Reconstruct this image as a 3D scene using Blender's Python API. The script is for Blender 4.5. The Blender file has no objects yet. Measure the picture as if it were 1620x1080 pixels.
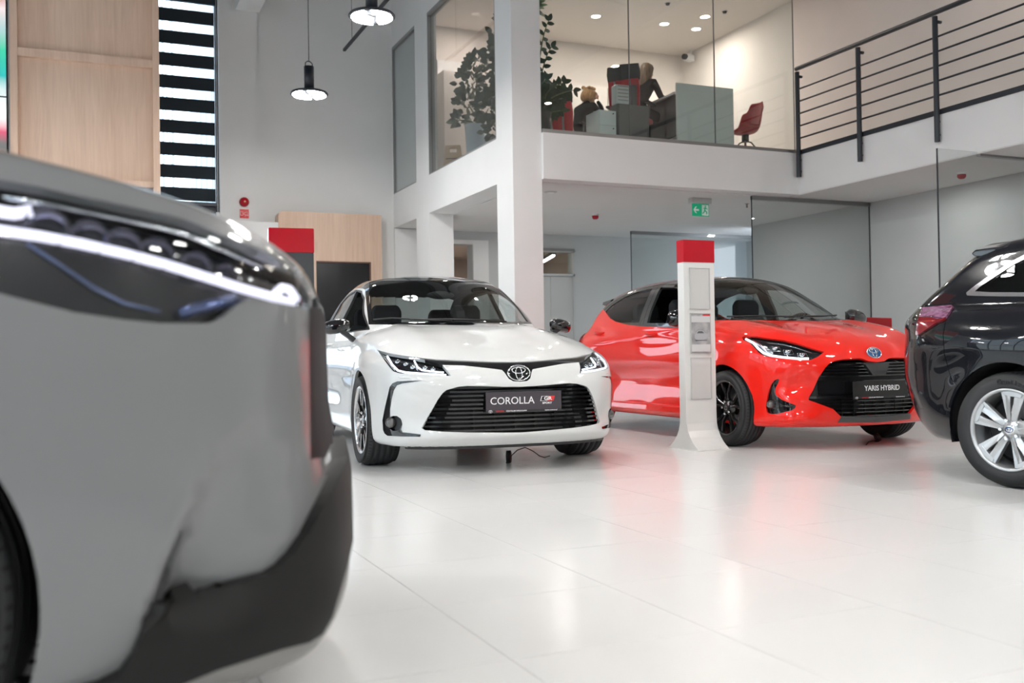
import bpy, bmesh, math, random
import numpy as np
from mathutils import Vector, Matrix
random.seed(7)
S = bpy.context.scene
COL = S.collection
PI = math.pi

# ------------------------------------------------------------------ camera
K = .968          # measured scale of the hall against the cars
EYE = np.array([0.0, 0.0, 0.765])
def camera_axes(yaw=23.5, pitch=0.75, roll=0.86):
    y, p, r = [math.radians(a) for a in (yaw, pitch, roll)]
    f = np.array([math.sin(y)*math.cos(p), math.cos(y)*math.cos(p), math.sin(p)])
    r0 = np.array([math.cos(y), -math.sin(y), 0.0]); u0 = np.cross(r0, f)
    return math.cos(r)*r0-math.sin(r)*u0, math.sin(r)*r0+math.cos(r)*u0, f
CR, CU, CF = camera_axes()
cd = bpy.data.cameras.new('camera'); cam = bpy.data.objects.new('camera', cd); COL.objects.link(cam)
M = Matrix((( CR[0], CU[0], -CF[0], EYE[0]), (CR[1], CU[1], -CF[1], EYE[1]), (CR[2], CU[2], -CF[2], EYE[2]), (0, 0, 0, 1)))
cam.matrix_world = M
cd.sensor_width = 36; cd.lens = 35; cd.clip_start = 0.05; cd.clip_end = 300
cd.dof.use_dof = True; cd.dof.focus_distance = 7.0; cd.dof.aperture_fstop = 2.6
S.camera = cam
# ------------------------------------------------------------------ world and light
S.view_settings.view_transform = 'Standard'; S.view_settings.look = 'None'
S.view_settings.gamma = 1; S.view_settings.use_curve_mapping = False
S.view_settings.exposure = 1.02
S.cycles.use_denoising = True
S.cycles.max_bounces = 7; S.cycles.diffuse_bounces = 4; S.cycles.glossy_bounces = 4
S.cycles.transparent_max_bounces = 12; S.cycles.sample_clamp_indirect = 6
S.cycles.caustics_reflective = False; S.cycles.caustics_refractive = False
w = bpy.data.worlds.new('sky'); S.world = w; w.use_nodes = True
wn = w.node_tree
bg = wn.nodes['Background']; bg.inputs[1].default_value = 2.7
tc = wn.nodes.new('ShaderNodeTexCoord'); sx = wn.nodes.new('ShaderNodeSeparateXYZ'); rp = wn.nodes.new('ShaderNodeValToRGB')
wn.links.new(tc.outputs['Generated'], sx.inputs[0]); wn.links.new(sx.outputs[2], rp.inputs[0]); wn.links.new(rp.outputs[0], bg.inputs[0])
rp.color_ramp.elements[0].color = (.80, .88, .95, 1); rp.color_ramp.elements[1].color = (.42, .62, 1.0, 1)
def area(name, loc, size, power, rot=(0, 0, 0), col=(1, .97, .93), sy=None):
    l = bpy.data.lights.new(name, 'AREA'); l.energy = power; l.color = col; l.size = size
    if sy: l.shape = 'RECTANGLE'; l.size_y = sy
    o = bpy.data.objects.new(name, l); o.location = loc; o.rotation_euler = rot; COL.objects.link(o); return o
HALL_Z = 7.6
for x, y in ((7.83, 14.35), (9.09, 14.27), (9.75, 14.30), (6.4, 11.9), (5.9, 14.9)): area('office_light', (x*K, y*K, 6.30*K), .14, 11, col=(1, .87, .79)).data.shape = 'DISK'
for y in (-4, -1, 2, 5, 8): area('gallery_light', (9.5*K, y*K, 6.3*K), .14, 5.5, col=(1, .80, .68)).data.shape = 'DISK'
for x, y in ((6.2, 12.6), (8.9, 12.4), (9.7, 9.2), (9.7, 6.0), (9.7, 2.5), (6.8, 14.6), (10.4, 14.9)): area('mezzanine_downlight', (x*K, y*K, 2.87*K), .12, 3.5, col=(1, .95, .9)).data.shape = 'DISK'
area('corridor_light', (6.8*K, 18*K, 2.7*K), .5, 9, col=(1, .85, .75))

# ------------------------------------------------------------------ materials
MATS = {}
def mat(name, base=(.8, .8, .8), rough=.5, metal=0., coat=0., emit=None, es=1., spec=.5, noise=0., scale=8., bump=0., sheen=0., coatr=.03, stretch=None, col2=None):
    if name in MATS: return MATS[name]
    m = bpy.data.materials.new(name); m.use_nodes = True; MATS[name] = m
    nt = m.node_tree; b = nt.nodes['Principled BSDF']
    b.inputs['Base Color'].default_value = (*base, 1); b.inputs['Roughness'].default_value = rough
    b.inputs['Metallic'].default_value = metal; b.inputs['Coat Weight'].default_value = coat
    b.inputs['Coat Roughness'].default_value = coatr; b.inputs['Specular IOR Level'].default_value = spec
    b.inputs['Sheen Weight'].default_value = sheen
    if emit: b.inputs['Emission Color'].default_value = (*emit, 1); b.inputs['Emission Strength'].default_value = es
    if noise or bump or col2:
        t = nt.nodes.new('ShaderNodeTexCoord'); n = nt.nodes.new('ShaderNodeTexNoise'); mp = nt.nodes.new('ShaderNodeMapping')
        n.inputs['Scale'].default_value = scale; n.inputs['Detail'].default_value = 5
        if stretch: mp.inputs['Scale'].default_value = stretch
        nt.links.new(t.outputs['Object'], mp.inputs[0]); nt.links.new(mp.outputs[0], n.inputs[0])
        if noise or col2:
            r = nt.nodes.new('ShaderNodeValToRGB'); c2 = col2 or tuple(c*(1-noise) for c in base)
            r.color_ramp.elements[0].position = .3; r.color_ramp.elements[1].position = .7
            r.color_ramp.elements[0].color = (*c2, 1); r.color_ramp.elements[1].color = (*base, 1)
            nt.links.new(n.outputs[0], r.inputs[0]); nt.links.new(r.outputs[0], b.inputs['Base Color'])
        if bump:
            bp = nt.nodes.new('ShaderNodeBump'); bp.inputs['Strength'].default_value = bump; bp.inputs['Distance'].default_value = .01
            nt.links.new(n.outputs[0], bp.inputs['Height']); nt.links.new(bp.outputs[0], b.inputs['Normal'])
    return m
def glass_mat(name, tint=(.92, .96, .95), refl=1.0, rough=0., ior=1.45):
    if name in MATS: return MATS[name]
    m = bpy.data.materials.new(name); m.use_nodes = True; MATS[name] = m; nt = m.node_tree
    for n in list(nt.nodes):
        if n.type == 'BSDF_PRINCIPLED': nt.nodes.remove(n)
    out = [n for n in nt.nodes if n.type == 'OUTPUT_MATERIAL'][0]
    tr = nt.nodes.new('ShaderNodeBsdfTransparent'); tr.inputs[0].default_value = (*tint, 1)
    gl = nt.nodes.new('ShaderNodeBsdfGlossy'); gl.inputs['Roughness'].default_value = rough
    lw = nt.nodes.new('ShaderNodeLayerWeight'); lw.inputs[0].default_value = .5
    pw = nt.nodes.new('ShaderNodeMath'); pw.operation = 'POWER'; pw.inputs[1].default_value = 5
    fr = nt.nodes.new('ShaderNodeMath'); fr.operation = 'MULTIPLY_ADD'; fr.inputs[1].default_value = .95; fr.inputs[2].default_value = .045
    nt.links.new(lw.outputs['Facing'], pw.inputs[0]); nt.links.new(pw.outputs[0], fr.inputs[0])
    mx = nt.nodes.new('ShaderNodeMixShader'); mu = nt.nodes.new('ShaderNodeMath'); mu.operation = 'MULTIPLY'; mu.inputs[1].default_value = refl
    nt.links.new(fr.outputs[0], mu.inputs[0]); nt.links.new(mu.outputs[0], mx.inputs[0])
    nt.links.new(tr.outputs[0], mx.inputs[1]); nt.links.new(gl.outputs[0], mx.inputs[2]); nt.links.new(mx.outputs[0], out.inputs[0])
    return m
def wood_mat(name, c1, c2, rough=.5, sc=1.):
    if name in MATS: return MATS[name]
    m = bpy.data.materials.new(name); m.use_nodes = True; MATS[name] = m; nt = m.node_tree; b = nt.nodes['Principled BSDF']
    t = nt.nodes.new('ShaderNodeTexCoord'); mp = nt.nodes.new('ShaderNodeMapping'); mp.inputs['Scale'].default_value = (9*sc, 9*sc, .55*sc)
    n = nt.nodes.new('ShaderNodeTexNoise'); n.inputs['Scale'].default_value = 3; n.inputs['Detail'].default_value = 9; n.inputs['Distortion'].default_value = .8
    n2 = nt.nodes.new('ShaderNodeTexNoise'); n2.inputs['Scale'].default_value = 1.1; mp2 = nt.nodes.new('ShaderNodeMapping'); mp2.inputs['Scale'].default_value = (3.2*sc, 3.2*sc, .12)
    r = nt.nodes.new('ShaderNodeValToRGB'); r.color_ramp.elements[0].position = .32; r.color_ramp.elements[1].position = .66
    r.color_ramp.elements[0].color = (*c2, 1); r.color_ramp.elements[1].color = (*c1, 1)
    ad = nt.nodes.new('ShaderNodeMath'); ad.operation = 'ADD'; hf = nt.nodes.new('ShaderNodeMath'); hf.operation = 'MULTIPLY'; hf.inputs[1].default_value = .5
    nt.links.new(t.outputs['Object'], mp.inputs[0]); nt.links.new(mp.outputs[0], n.inputs[0])
    nt.links.new(t.outputs['Object'], mp2.inputs[0]); nt.links.new(mp2.outputs[0], n2.inputs[0])
    nt.links.new(n.outputs[0], ad.inputs[0]); nt.links.new(n2.outputs[0], ad.inputs[1]); nt.links.new(ad.outputs[0], hf.inputs[0])
    nt.links.new(hf.outputs[0], r.inputs[0]); nt.links.new(r.outputs[0], b.inputs['Base Color']); b.inputs['Roughness'].default_value = rough
    return m
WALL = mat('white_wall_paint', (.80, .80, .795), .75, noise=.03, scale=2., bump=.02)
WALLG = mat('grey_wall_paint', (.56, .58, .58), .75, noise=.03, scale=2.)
WARM = mat('warm_white_wall_paint', (.74, .69, .65), .8, noise=.02, scale=3.)
CEIL = mat('ceiling_paint', (.74, .735, .73), .85, noise=.02, scale=3.)
TILE = mat('white_porcelain', (.79, .79, .78), .2, noise=.025, scale=1.2, spec=.42)
GROUT = mat('grey_grout', (.60, .60, .59), .8)
WOOD = wood_mat('oak_veneer', (.76, .565, .435), (.62, .43, .315))
DARK = mat('dark_grey_metal', (.045, .05, .06), .45, metal=.3)
BLACK = mat('black_plastic', (.015, .015, .017), .45)
GBLACK = mat('gloss_black', (.006, .006, .007), .06, coat=1.)
RAIL = mat('charcoal_powder_coat', (.022, .026, .034), .4, metal=.2)
SILVER = mat('brushed_steel', (.30, .30, .30), .35, metal=.9)
CHROME = mat('chrome', (.85, .86, .88), .06, metal=1.)
GLASS = glass_mat('clear_glass', (.93, .965, .955), .9)
GLASS2 = glass_mat('partition_glass', (.91, .925, .92), 1.3)
REDG = mat('gloss_red', (.42, .002, .012), .15, coat=.6, spec=.2)
RED = mat('red_upholstery', (.42, .006, .014), .55, sheen=.2)
WHITE = mat('white_plastic', (.82, .82, .82), .35)
LGREY = mat('light_grey_laminate', (.52, .54, .54), .4)
LAMP = mat('lamp_diffuser', (1, 1, 1), .5, emit=(1, .975, .94), es=100.)
DOWN = mat('downlight_glow', (1, 1, 1), .5, emit=(1, .95, .88), es=7.)
LEAF = mat('dark_green_leaf', (.022, .055, .020), .35, noise=.45, scale=6)
LEAF2 = mat('mid_green_leaf', (.05, .085, .04), .4, noise=.45, scale=6)
STEM = mat('plant_stem', (.10, .12, .05), .6)
TEXTW = mat('white_lettering', (.85, .85, .85), .5)

# ------------------------------------------------------------------ helpers
def link(o, parent=None):
    COL.objects.link(o)
    if parent is not None: o.parent = parent
    return o
def tag(o, label=None, cat=None, group=None, kind=None):
    if label: o['label'] = label
    if cat: o['category'] = cat
    if group: o['group'] = group
    if kind: o['kind'] = kind
    return o
def empty(name, loc=(0, 0, 0), rz=0, label=None, cat=None, group=None):
    o = bpy.data.objects.new(name, None); o.empty_display_size = .1; o.location = loc; o.rotation_euler = (0, 0, rz)
    COL.objects.link(o); return tag(o, label, cat, group)
class MB:
    def __init__(s): s.v = []; s.f = []; s.sm = []
    def add(s, vs, fs, smooth=False):
        n = len(s.v); s.v += [tuple(map(float, p)) for p in vs]; s.f += [tuple(i+n for i in f) for f in fs]; s.sm += [smooth]*len(fs); return s
    def box(s, a, b):
        x0, y0, z0 = a; x1, y1, z1 = b
        return s.add([(x0, y0, z0), (x1, y0, z0), (x1, y1, z0), (x0, y1, z0), (x0, y0, z1), (x1, y0, z1), (x1, y1, z1), (x0, y1, z1)],
                     [(3, 2, 1, 0), (4, 5, 6, 7), (0, 1, 5, 4), (1, 2, 6, 5), (2, 3, 7, 6), (3, 0, 4, 7)])
    def tube(s, pts, r, n=10, caps=True, rr=None):
        pts = [Vector(p) for p in pts]; rings = []; up = None
        for i, p in enumerate(pts):
            t = (pts[min(i+1, len(pts)-1)]-pts[max(i-1, 0)]).normalized()
            if up is None: up = t.orthogonal().normalized()
            else: up = (up-t*up.dot(t)).normalized()
            b = t.cross(up); q = rr[i] if rr else r
            rings.append([p+up*math.cos(a)*q+b*math.sin(a)*q for a in [2*PI*k/n for k in range(n)]])
        vs = [v for g in rings for v in g]
        fs = [(i*n+k, i*n+(k+1) % n, (i+1)*n+(k+1) % n, (i+1)*n+k) for i in range(len(pts)-1) for k in range(n)]
        s.add(vs, fs, True)
        if caps: s.add(rings[0], [tuple(range(n))[::-1]]); s.add(rings[-1], [tuple(range(n))])
        return s
    def cyl(s, a, b, r, n=16, r2=None): return s.tube([a, b], r, n, rr=[r, r if r2 is None else r2])
    def lathe(s, prof, n=32, axis='z', o=(0, 0, 0), smooth=True):
        vs = []; m = len(prof)
        for k in range(n):
            c, d = math.cos(2*PI*k/n), math.sin(2*PI*k/n)
            for r, h in prof:
                p = (r*c, r*d, h) if axis == 'z' else ((r*c, h, r*d) if axis == 'y' else (h, r*c, r*d))
                vs.append((p[0]+o[0], p[1]+o[1], p[2]+o[2]))
        fs = [(k*m+i, ((k+1) % n)*m+i, ((k+1) % n)*m+i+1, k*m+i+1) for k in range(n) for i in range(m-1)]
        if axis == 'y': fs = [f[::-1] for f in fs]
        return s.add(vs, fs, smooth)
    def prism(s, poly, d0, d1, axis='y'):
        """polygon in the two other axes, extruded along axis"""
        def P(u, v, d): return {'x': (d, u, v), 'y': (u, d, v), 'z': (u, v, d)}[axis]
        n = len(poly)
        vs = [P(u, v, d0) for u, v in poly]+[P(u, v, d1) for u, v in poly]
        return s.add(vs, [tuple(range(n))[::-1], tuple(range(n, 2*n))]+[(i, (i+1) % n, n+(i+1) % n, n+i) for i in range(n)])
    def loft(s, rings, close=True, caps=True, smooth=True):
        n = len(rings[0]); vs = [v for g in rings for v in g]
        fs = [(i*n+k, i*n+(k+1) % n, (i+1)*n+(k+1) % n, (i+1)*n+k) for i in range(len(rings)-1) for k in range(n if close else n-1)]
        s.add(vs, fs, smooth)
        if caps: s.add(rings[0], [tuple(range(n))[::-1]]); s.add(rings[-1], [tuple(range(n))])
        return s
    def ell(s, c, r, n=14, m=10):
        vs = []; fs = []
        for i in range(m+1):
            t = PI*i/m
            for k in range(n):
                a = 2*PI*k/n; vs.append((c[0]+r[0]*math.sin(t)*math.cos(a), c[1]+r[1]*math.sin(t)*math.sin(a), c[2]+r[2]*math.cos(t)))
        fs = [(i*n+k, (i+1)*n+k, (i+1)*n+(k+1) % n, i*n+(k+1) % n) for i in range(m) for k in range(n)]
        return s.add(vs, fs, True)
    def xf(s, mtx):
        s.v = [tuple(mtx @ Vector(p)) for p in s.v]; return s
    def build(s, name, m, parent=None, loc=None, rot=None, bevel=0, merge=True, subsurf=0):
        me = bpy.data.meshes.new(name); me.from_pydata(s.v, [], s.f); me.polygons.foreach_set('use_smooth', s.sm)
        if merge:
            bm = bmesh.new(); bm.from_mesh(me); bmesh.ops.remove_doubles(bm, verts=bm.verts, dist=1e-5)
            bmesh.ops.recalc_face_normals(bm, faces=bm.faces); bm.to_mesh(me); bm.free()
        me.update(); me.materials.append(m)
        o = bpy.data.objects.new(name, me); link(o, parent)
        if loc: o.location = loc
        if rot: o.rotation_euler = rot
        if bevel:
            b = o.modifiers.new('bevel', 'BEVEL'); b.width = bevel; b.segments = 2; b.limit_method = 'ANGLE'
        if subsurf: q = o.modifiers.new('sub', 'SUBSURF'); q.levels = subsurf; q.render_levels = subsurf
        return o
def box(name, a, b, m, parent=None, **k): return MB().box(a, b).build(name, m, parent, **k)
def struct(o): o['kind'] = 'structure'; return o
def text(name, body, size, m, parent, mtx, depth=.0015, align='CENTER', sx=1., bold=0.):
    c = bpy.data.curves.new(name, 'FONT'); c.body = body; c.size = size; c.extrude = depth; c.align_x = align; c.align_y = 'CENTER'; c.offset = bold
    c.resolution_u = 3
    t = bpy.data.objects.new(name, c); COL.objects.link(t)
    dg = bpy.context.evaluated_depsgraph_get(); me = bpy.data.meshes.new_from_object(t.evaluated_get(dg))
    bpy.data.objects.remove(t); bpy.data.curves.remove(c)
    me.transform(mtx @ Matrix.Diagonal((sx, 1, 1, 1))); me.materials.clear(); me.materials.append(m)
    o = bpy.data.objects.new(name, me); link(o, parent); return o
def copy_tree(o, parent=None):
    c = o.copy(); COL.objects.link(c); c.parent = parent
    for ch in [x for x in bpy.data.objects if x.parent == o]: copy_tree(ch, c)
    return c
def frame(o, x, y, z):
    """4x4 from origin and axes"""
    return Matrix(((x[0], y[0], z[0], o[0]), (x[1], y[1], z[1], o[1]), (x[2], y[2], z[2], o[2]), (0, 0, 0, 1)))
# ------------------------------------------------------------------ room shell
HX0, HX1, HY0, YB, MZ0, MZ1, OZ = -9.0, 8.955, -8.0, 15.75, 2.9, 3.46, 6.33
SX = 10.42   # side wall under and over the gallery
floor = struct(MB().box((HX0, HY0, -.3), (12, 20.5, -.012)).build('floor', GROUT))
P = .62; tiles = []
for i in range(-16, 17):
    for j in range(-16, 30):
        tiles.append((1.02+i*P, 2.38+j*P))
def vis(t):
    v = np.array([t[0]+P/2, t[1]+P/2, 0])*K-EYE; z = v @ CF
    if z < .6: return 0
    px, py = 810+1575*(v @ CR)/z, 540-1575*(v @ CU)/z
    if px < 380 or px > 1680 or py > 1200: return 0
    return 1/z
tiles.sort(key=vis, reverse=True)
one = MB().box((.0012, .0012, -.012), (P-.0012, P-.0012, 0))
t0 = one.build('tile', TILE, floor); tme = t0.data
seen = [t for t in tiles if vis(t) > 0][:300]
for k, t in enumerate(seen):
    o = t0 if k == 0 else link(bpy.data.objects.new('tile', tme), floor)
    o.location = (t[0], t[1], 0)
sset = set(seen); rest = MB()
for t in tiles:
    if t in sset or t[0] < HX0-.1 or t[0] > 11.6: continue
    rest.box((t[0]+.0012, t[1]+.0012, -.012), (t[0]+P-.0012, t[1]+P-.0012, 0))
rest.build('tile_field', TILE, floor, merge=False)['kind'] = 'stuff'

def wall_with_holes(mb, axis, c0, c1, u0, u1, z0, z1, holes):
    """slab in plane axis; holes = (ua,ub,za,zb), not overlapping in u"""
    def B(a, b, za, zb):
        if b-a < 1e-4 or zb-za < 1e-4: return
        if axis == 'y': mb.box((a, c0, za), (b, c1, zb))
        else: mb.box((c0, a, za), (c1, b, zb))
    u = u0
    for ua, ub, za, zb in sorted(holes):
        B(u, ua, z0, z1); B(ua, ub, z0, za); B(ua, ub, zb, z1); u = ub
    B(u, u1, z0, z1)
m = MB(); wall_with_holes(m, 'y', YB, YB+.25, HX0, 4.76, 0, HALL_Z, [(1.0, 1.985, .3, 6.7)]); struct(m.build('wall_back', WALL, merge=False))
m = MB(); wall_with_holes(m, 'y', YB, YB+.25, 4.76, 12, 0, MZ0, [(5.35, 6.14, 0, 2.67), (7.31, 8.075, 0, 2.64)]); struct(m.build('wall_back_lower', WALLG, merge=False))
struct(box('wall_office_back', (4.76, YB, MZ1), (12, YB+.25, HALL_Z), WARM))
m = MB()
wall_with_holes(m, 'x', 4.76, 4.90, 11.34, YB, MZ0, HALL_Z, [(11.341, 13.93, 3.46, 5.86), (14.53, 15.73, 3.45, 5.865)])
m.box((4.90, 11.34, MZ0), (5.14, YB, MZ1)); m.box((4.76, 10.84, MZ0), (5.14, 11.34, HALL_Z))
m.box((4.76, 10.84, 0), (5.14, 11.34, MZ0)); m.box((4.76, 13.95, 0), (5.14, 14.55, MZ0))
struct(m.build('wall_mezzanine', WALL, merge=False))
m = MB(); m.box((5.14, 10.79, MZ0), (HX1, 11.0, MZ1)); m.box((5.14, 11.0, MZ0), (HX1, YB, MZ1)); m.box((HX1, HY0, MZ0), (12, YB, MZ1)); m.box((5.14, 10.79, OZ), (HX1, 11.0, HALL_Z))
struct(m.build('trim_mezzanine_slab', WALL))
struct(MB().box((5.14, 11.0, MZ0-.01), (12, YB, MZ0)).box((HX1+.01, HY0, MZ0-.01), (12, 11.0, MZ0)).build('ceiling_lower', CEIL))
struct(MB().box((5.14, 11.0, OZ), (12, YB, OZ+.1)).box((HX1, HY0, OZ), (12, 11.0, OZ+.1)).build('ceiling_office', WARM))
struct(box('ceiling', (HX0, HY0, HALL_Z), (12, YB+.25, HALL_Z+.2), mat('dark_grey_ceiling', (.27, .27, .275), .8)))
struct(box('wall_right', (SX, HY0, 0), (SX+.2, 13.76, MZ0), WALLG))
struct(box('wall_right_upper', (SX, HY0, MZ1), (SX+.2, YB, OZ), WARM))
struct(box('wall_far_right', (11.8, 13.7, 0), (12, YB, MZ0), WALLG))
struct(box('wall_front', (HX0, HY0-.2, 0), (12, HY0, HALL_Z), mat('mid_grey_wall_paint', (.40, .40, .40), .8)))
# corridor behind the back wall
m = MB(); m.box((4.9, 20, 0), (9.2, 20.2, 2.9)); m.box((4.7, YB+.25, 0), (4.9, 20, 2.9)); m.box((9.2, YB+.25, 0), (9.4, 20, 2.9)); struct(m.build('wall_corridor', WARM))
struct(box('ceiling_corridor', (4.7, YB+.25, 2.85), (9.4, 20.2, 2.95), WARM))
w_ = box('corridor_cabinet', (4.95, 19.4, 0), (9.15, 19.9, 2.25), WOOD); tag(w_, 'wood-fronted cabinet wall glimpsed in the corridor behind the back wall', 'cabinet')
tl = empty('tube_light', (8.12, 16.9, 2.60), math.radians(-16), 'slim white tube light seen through the transom above the grey door', 'light')
MB().box((-.02, -.6, -.03), (.02, .6, .0)).build('diffuser', mat('tube_glow', (1, 1, 1), .5, emit=(1, .97, .93), es=5.), tl); MB().box((-.04, -.65, 0), (.04, .65, .06)).build('housing', DARK, tl)
MB().cyl((0, -.5, .06), (0, -.5, .24), .008, 6).build('hanger', DARK, tl); MB().cyl((0, .5, .06), (0, .5, .24), .008, 6).build('hanger', DARK, tl)

# glazed facade on the left side (mostly out of view), with sun louvres
m = MB(); m.box((HX0-.25, HY0, 0), (HX0, YB, .5)); m.box((HX0-.25, HY0, 7.1), (HX0, YB, HALL_Z))
struct(m.build('wall_left', WALL))
fw = empty('window_1'); fw['kind'] = 'structure'
m = MB()
for k in range(13): y = HY0+.05+k*(YB-HY0-.1)/12; m.box((HX0-.2, y-.05, .5), (HX0-.02, y+.05, 7.1))
m.box((HX0-.2, HY0, 3.4), (HX0-.02, YB, 3.6)); m.build('window_frame', DARK, fw, merge=False)
box('pane', (HX0-.12, HY0, .5), (HX0-.11, YB, 7.1), GLASS, fw)
sl = None
for k in range(20):
    if sl is None: sl = MB().box((-.02, HY0, -.09), (.02, YB, .09)).build('louvre_slat', DARK, fw); o = sl
    else: o = link(bpy.data.objects.new('louvre_slat', sl.data), fw)
    o.location = (HX0-.55, 0, .62+k*.33)
struct(box('floor_outside_front', (-60, -60, -.36), (60, HY0-.25, -.32), mat('asphalt', (.25, .25, .26), .9, noise=.3, scale=3)))
# back window with blind
bw = empty('window_2'); bw['kind'] = 'structure'
m = MB(); m.box((1.0, YB-.01, .3), (1.06, YB+.12, 6.7)); m.box((1.94, YB-.03, .3), (1.985, YB+.12, 6.7)); m.box((1.0, YB+.02, 3.02), (1.985, YB+.12, 3.16)); m.box((1.0, YB, 6.6), (1.985, YB+.12, 6.7)); m.box((1.0, YB, .3), (1.985, YB+.12, .36))
m.build('window_frame', DARK, bw, merge=False)
box('pane', (1.06, YB+.08, .36), (1.94, YB+.09, 6.6), GLASS, bw)
bl = tag(empty('window_blind', (1.0, YB-.04, 0)), 'dark horizontal striped blind hanging in the tall narrow window', 'blind')
DNAVY = mat('dark_blind_fabric', (.012, .02, .027), .8)
sl = MB().box((.02, -.02, -.098), (.93, .0, .098)).build('slat', DNAVY, bl); sl.location = (0, 0, 6.13-.15)
for k in range(1, 9):
    o = link(bpy.data.objects.new('slat', sl.data), bl); o.location = (0, 0, 5.98-.337*k)
MB().box((.0, -.03, 6.2), (.95, .03, 6.6)).build('headbox', DNAVY, bl); MB().box((.02, -.03, 3.12), (.94, .01, 3.17)).build('bottom_bar', RAIL, bl)
MB().cyl((.955, -.06, 2.93), (.955, -.06, 3.02), .03, 10).cyl((.955, -.06, 3.02), (.955, -.06, 6.3), .004, 6).build('chain', WHITE, bl)
# neighbour building outside
nb = empty('building', (0, 0, 0), 0, 'pale hall building outside the narrow striped window', 'building')
MB().prism([(30, 0), (60, 0), (60, 21), (36, 15.5), (30, 10)], 8, 40, 'x').build('wall', mat('pale_cladding', (.62, .68, .72), .7), nb).location = (-2, 0, 0)
m = MB()
for k in range(12): m.box((5.9, 30+k*2.4, .5), (5.95, 30.1+k*2.4, 14))
m.build('wall_joint', mat('cladding_joint', (.4, .45, .5), .7), nb, merge=False)
ant = tag(empty('lattice_mast', (2.15, 27, 0)), 'thin lattice mast outside the narrow striped window', 'mast')
m = MB()
for sx_ in (-.12, .12): m.cyl((sx_, 0, 0), (sx_, 0, 12.5), .03, 6)
for k in range(40): m.cyl((-.12, 0, k*.31), (.12, 0, k*.31+.31), .015, 5)
m.build('lattice', mat('galvanised_steel', (.45, .5, .55), .5, metal=.4), ant, merge=False)
struct(box('floor_outside', (-40, 20.3, -.35), (40, 80, -.31), mat('asphalt', (.25, .25, .26), .9, noise=.3, scale=3)))
struct(box('floor_outside_left', (-60, -40, -.35), (HX0-.3, 20.3, -.31), mat('asphalt')))

struct(MB().box((1.985, YB-.13, 0), (2.56, YB, HALL_Z)).build('trim_1', WALL))
struct(MB().box((2.1, YB-.45, 0), (2.8, YB-.14, 2.86)).build('trim_2', WALL, bevel=.01))
bmx = tag(box('ventilation_box', (2.24, YB-.85, 6.14), (2.6, YB-.14, HALL_Z), WALL), 'white boxed duct hanging at the top of the back wall', 'duct')
# wooden portal with dark niche
pf = empty('portal_panel', (2.83, YB-.28, 0), 0, 'light oak wall panel with a rounded corner around a dark screen niche', 'panel')
arc = [(0.0+.08-.08*math.cos(a), 3.06-.08+.08*math.sin(a)) for a in [PI/2*k/6 for k in range(7)]]
MB().prism([(0, 0)]+arc+[(.58, 3.06), (.58, 0)], 0, .27, 'y').build('panel', WOOD, pf)
MB().box((.58, 0, 2.3), (1.46, .27, 3.06)).box((1.46, 0, 0), (1.64, .27, 3.06)).build('panel', WOOD, pf)
MB().box((.585, .04, 0), (1.455, .26, 2.295)).build('dark_screen', mat('dark_screen', (.008, .008, .01), .15), pf)
MB().box((1.44, .0, 0), (1.46, .04, 2.3)).box((.58, .0, 2.28), (1.46, .04, 2.3)).build('trim', mat('dark_wood', (.16, .08, .06), .5), pf)
# siren and sign
sr = empty('alarm_siren', (2.34, YB-.135, 3.19), 0, 'round red alarm siren on the white pilaster above the small red sign', 'siren')
MB().lathe([(0, -.085), (.03, -.083), (.055, -.07), (.07, -.045), (.075, -.02), (.075, 0)], 20, 'y').build('dome', REDG, sr)
MB().lathe([(0, -.092), (.012, -.09), (.014, -.084)], 10, 'y').build('strobe', mat('warm_lens', (.8, .5, .3), .3), sr)
sg = empty('fire_alarm_sign', (2.34, YB-.14, 3.01), 0, 'square red sign with a white horn symbol on the pilaster', 'sign')
MB().box((-.068, -.006, -.068), (.068, 0, .068)).build('plate', mat('sign_red', (.75, .015, .02), .4), sg)
m = MB()
for a, b in (((-.058, -.025), (-.058, .03)), ((-.058, .03), (-.02, .03)), ((-.02, .03), (-.02, -.025)), ((-.02, -.025), (-.058, -.025)), ((-.005, -.008), (-.005, .014)), ((-.005, .014), (.045, .03)), ((.045, .03), (.055, -.03)), ((.055, -.03), (-.005, -.008)), ((.02, -.02), (.01, -.04))):
    m.cyl((a[0], -.008, a[1]), (b[0], -.008, b[1]), .003, 5)
m.build('symbol', TEXTW, sg, merge=False)

# windows of the mezzanine wall
def window(idx, y0, y1, z0, z1):
    w_ = empty('window_%d' % idx, (4.76, 0, 0)); w_['kind'] = 'structure'
    m = MB(); t = .02
    m.box((0, y0, z0), (.1, y0+t, z1)); m.box((0, y1-t, z0), (.1, y1, z1)); m.box((0, y0, z0), (.1, y1, z0+t)); m.box((0, y0, z1-.05), (.1, y1, z1))
    m.build('window_frame', mat('mid_grey_aluminium', (.30, .30, .30), .45, metal=.3), w_, merge=False)
    box('pane', (.03, y0+t, z0+t), (.04, y1-t, z1-t), GLASS2, w_)
window(3, 11.34, 13.93, 3.46, 5.86)
w_ = window(4, 14.53, 15.73, 3.45, 5.865)
struct(box('trim_3', (4.80, 14.55, 3.47), (4.82, 15.71, 5.85), mat('frosted_film', (.62, .65, .65), .7)))
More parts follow.
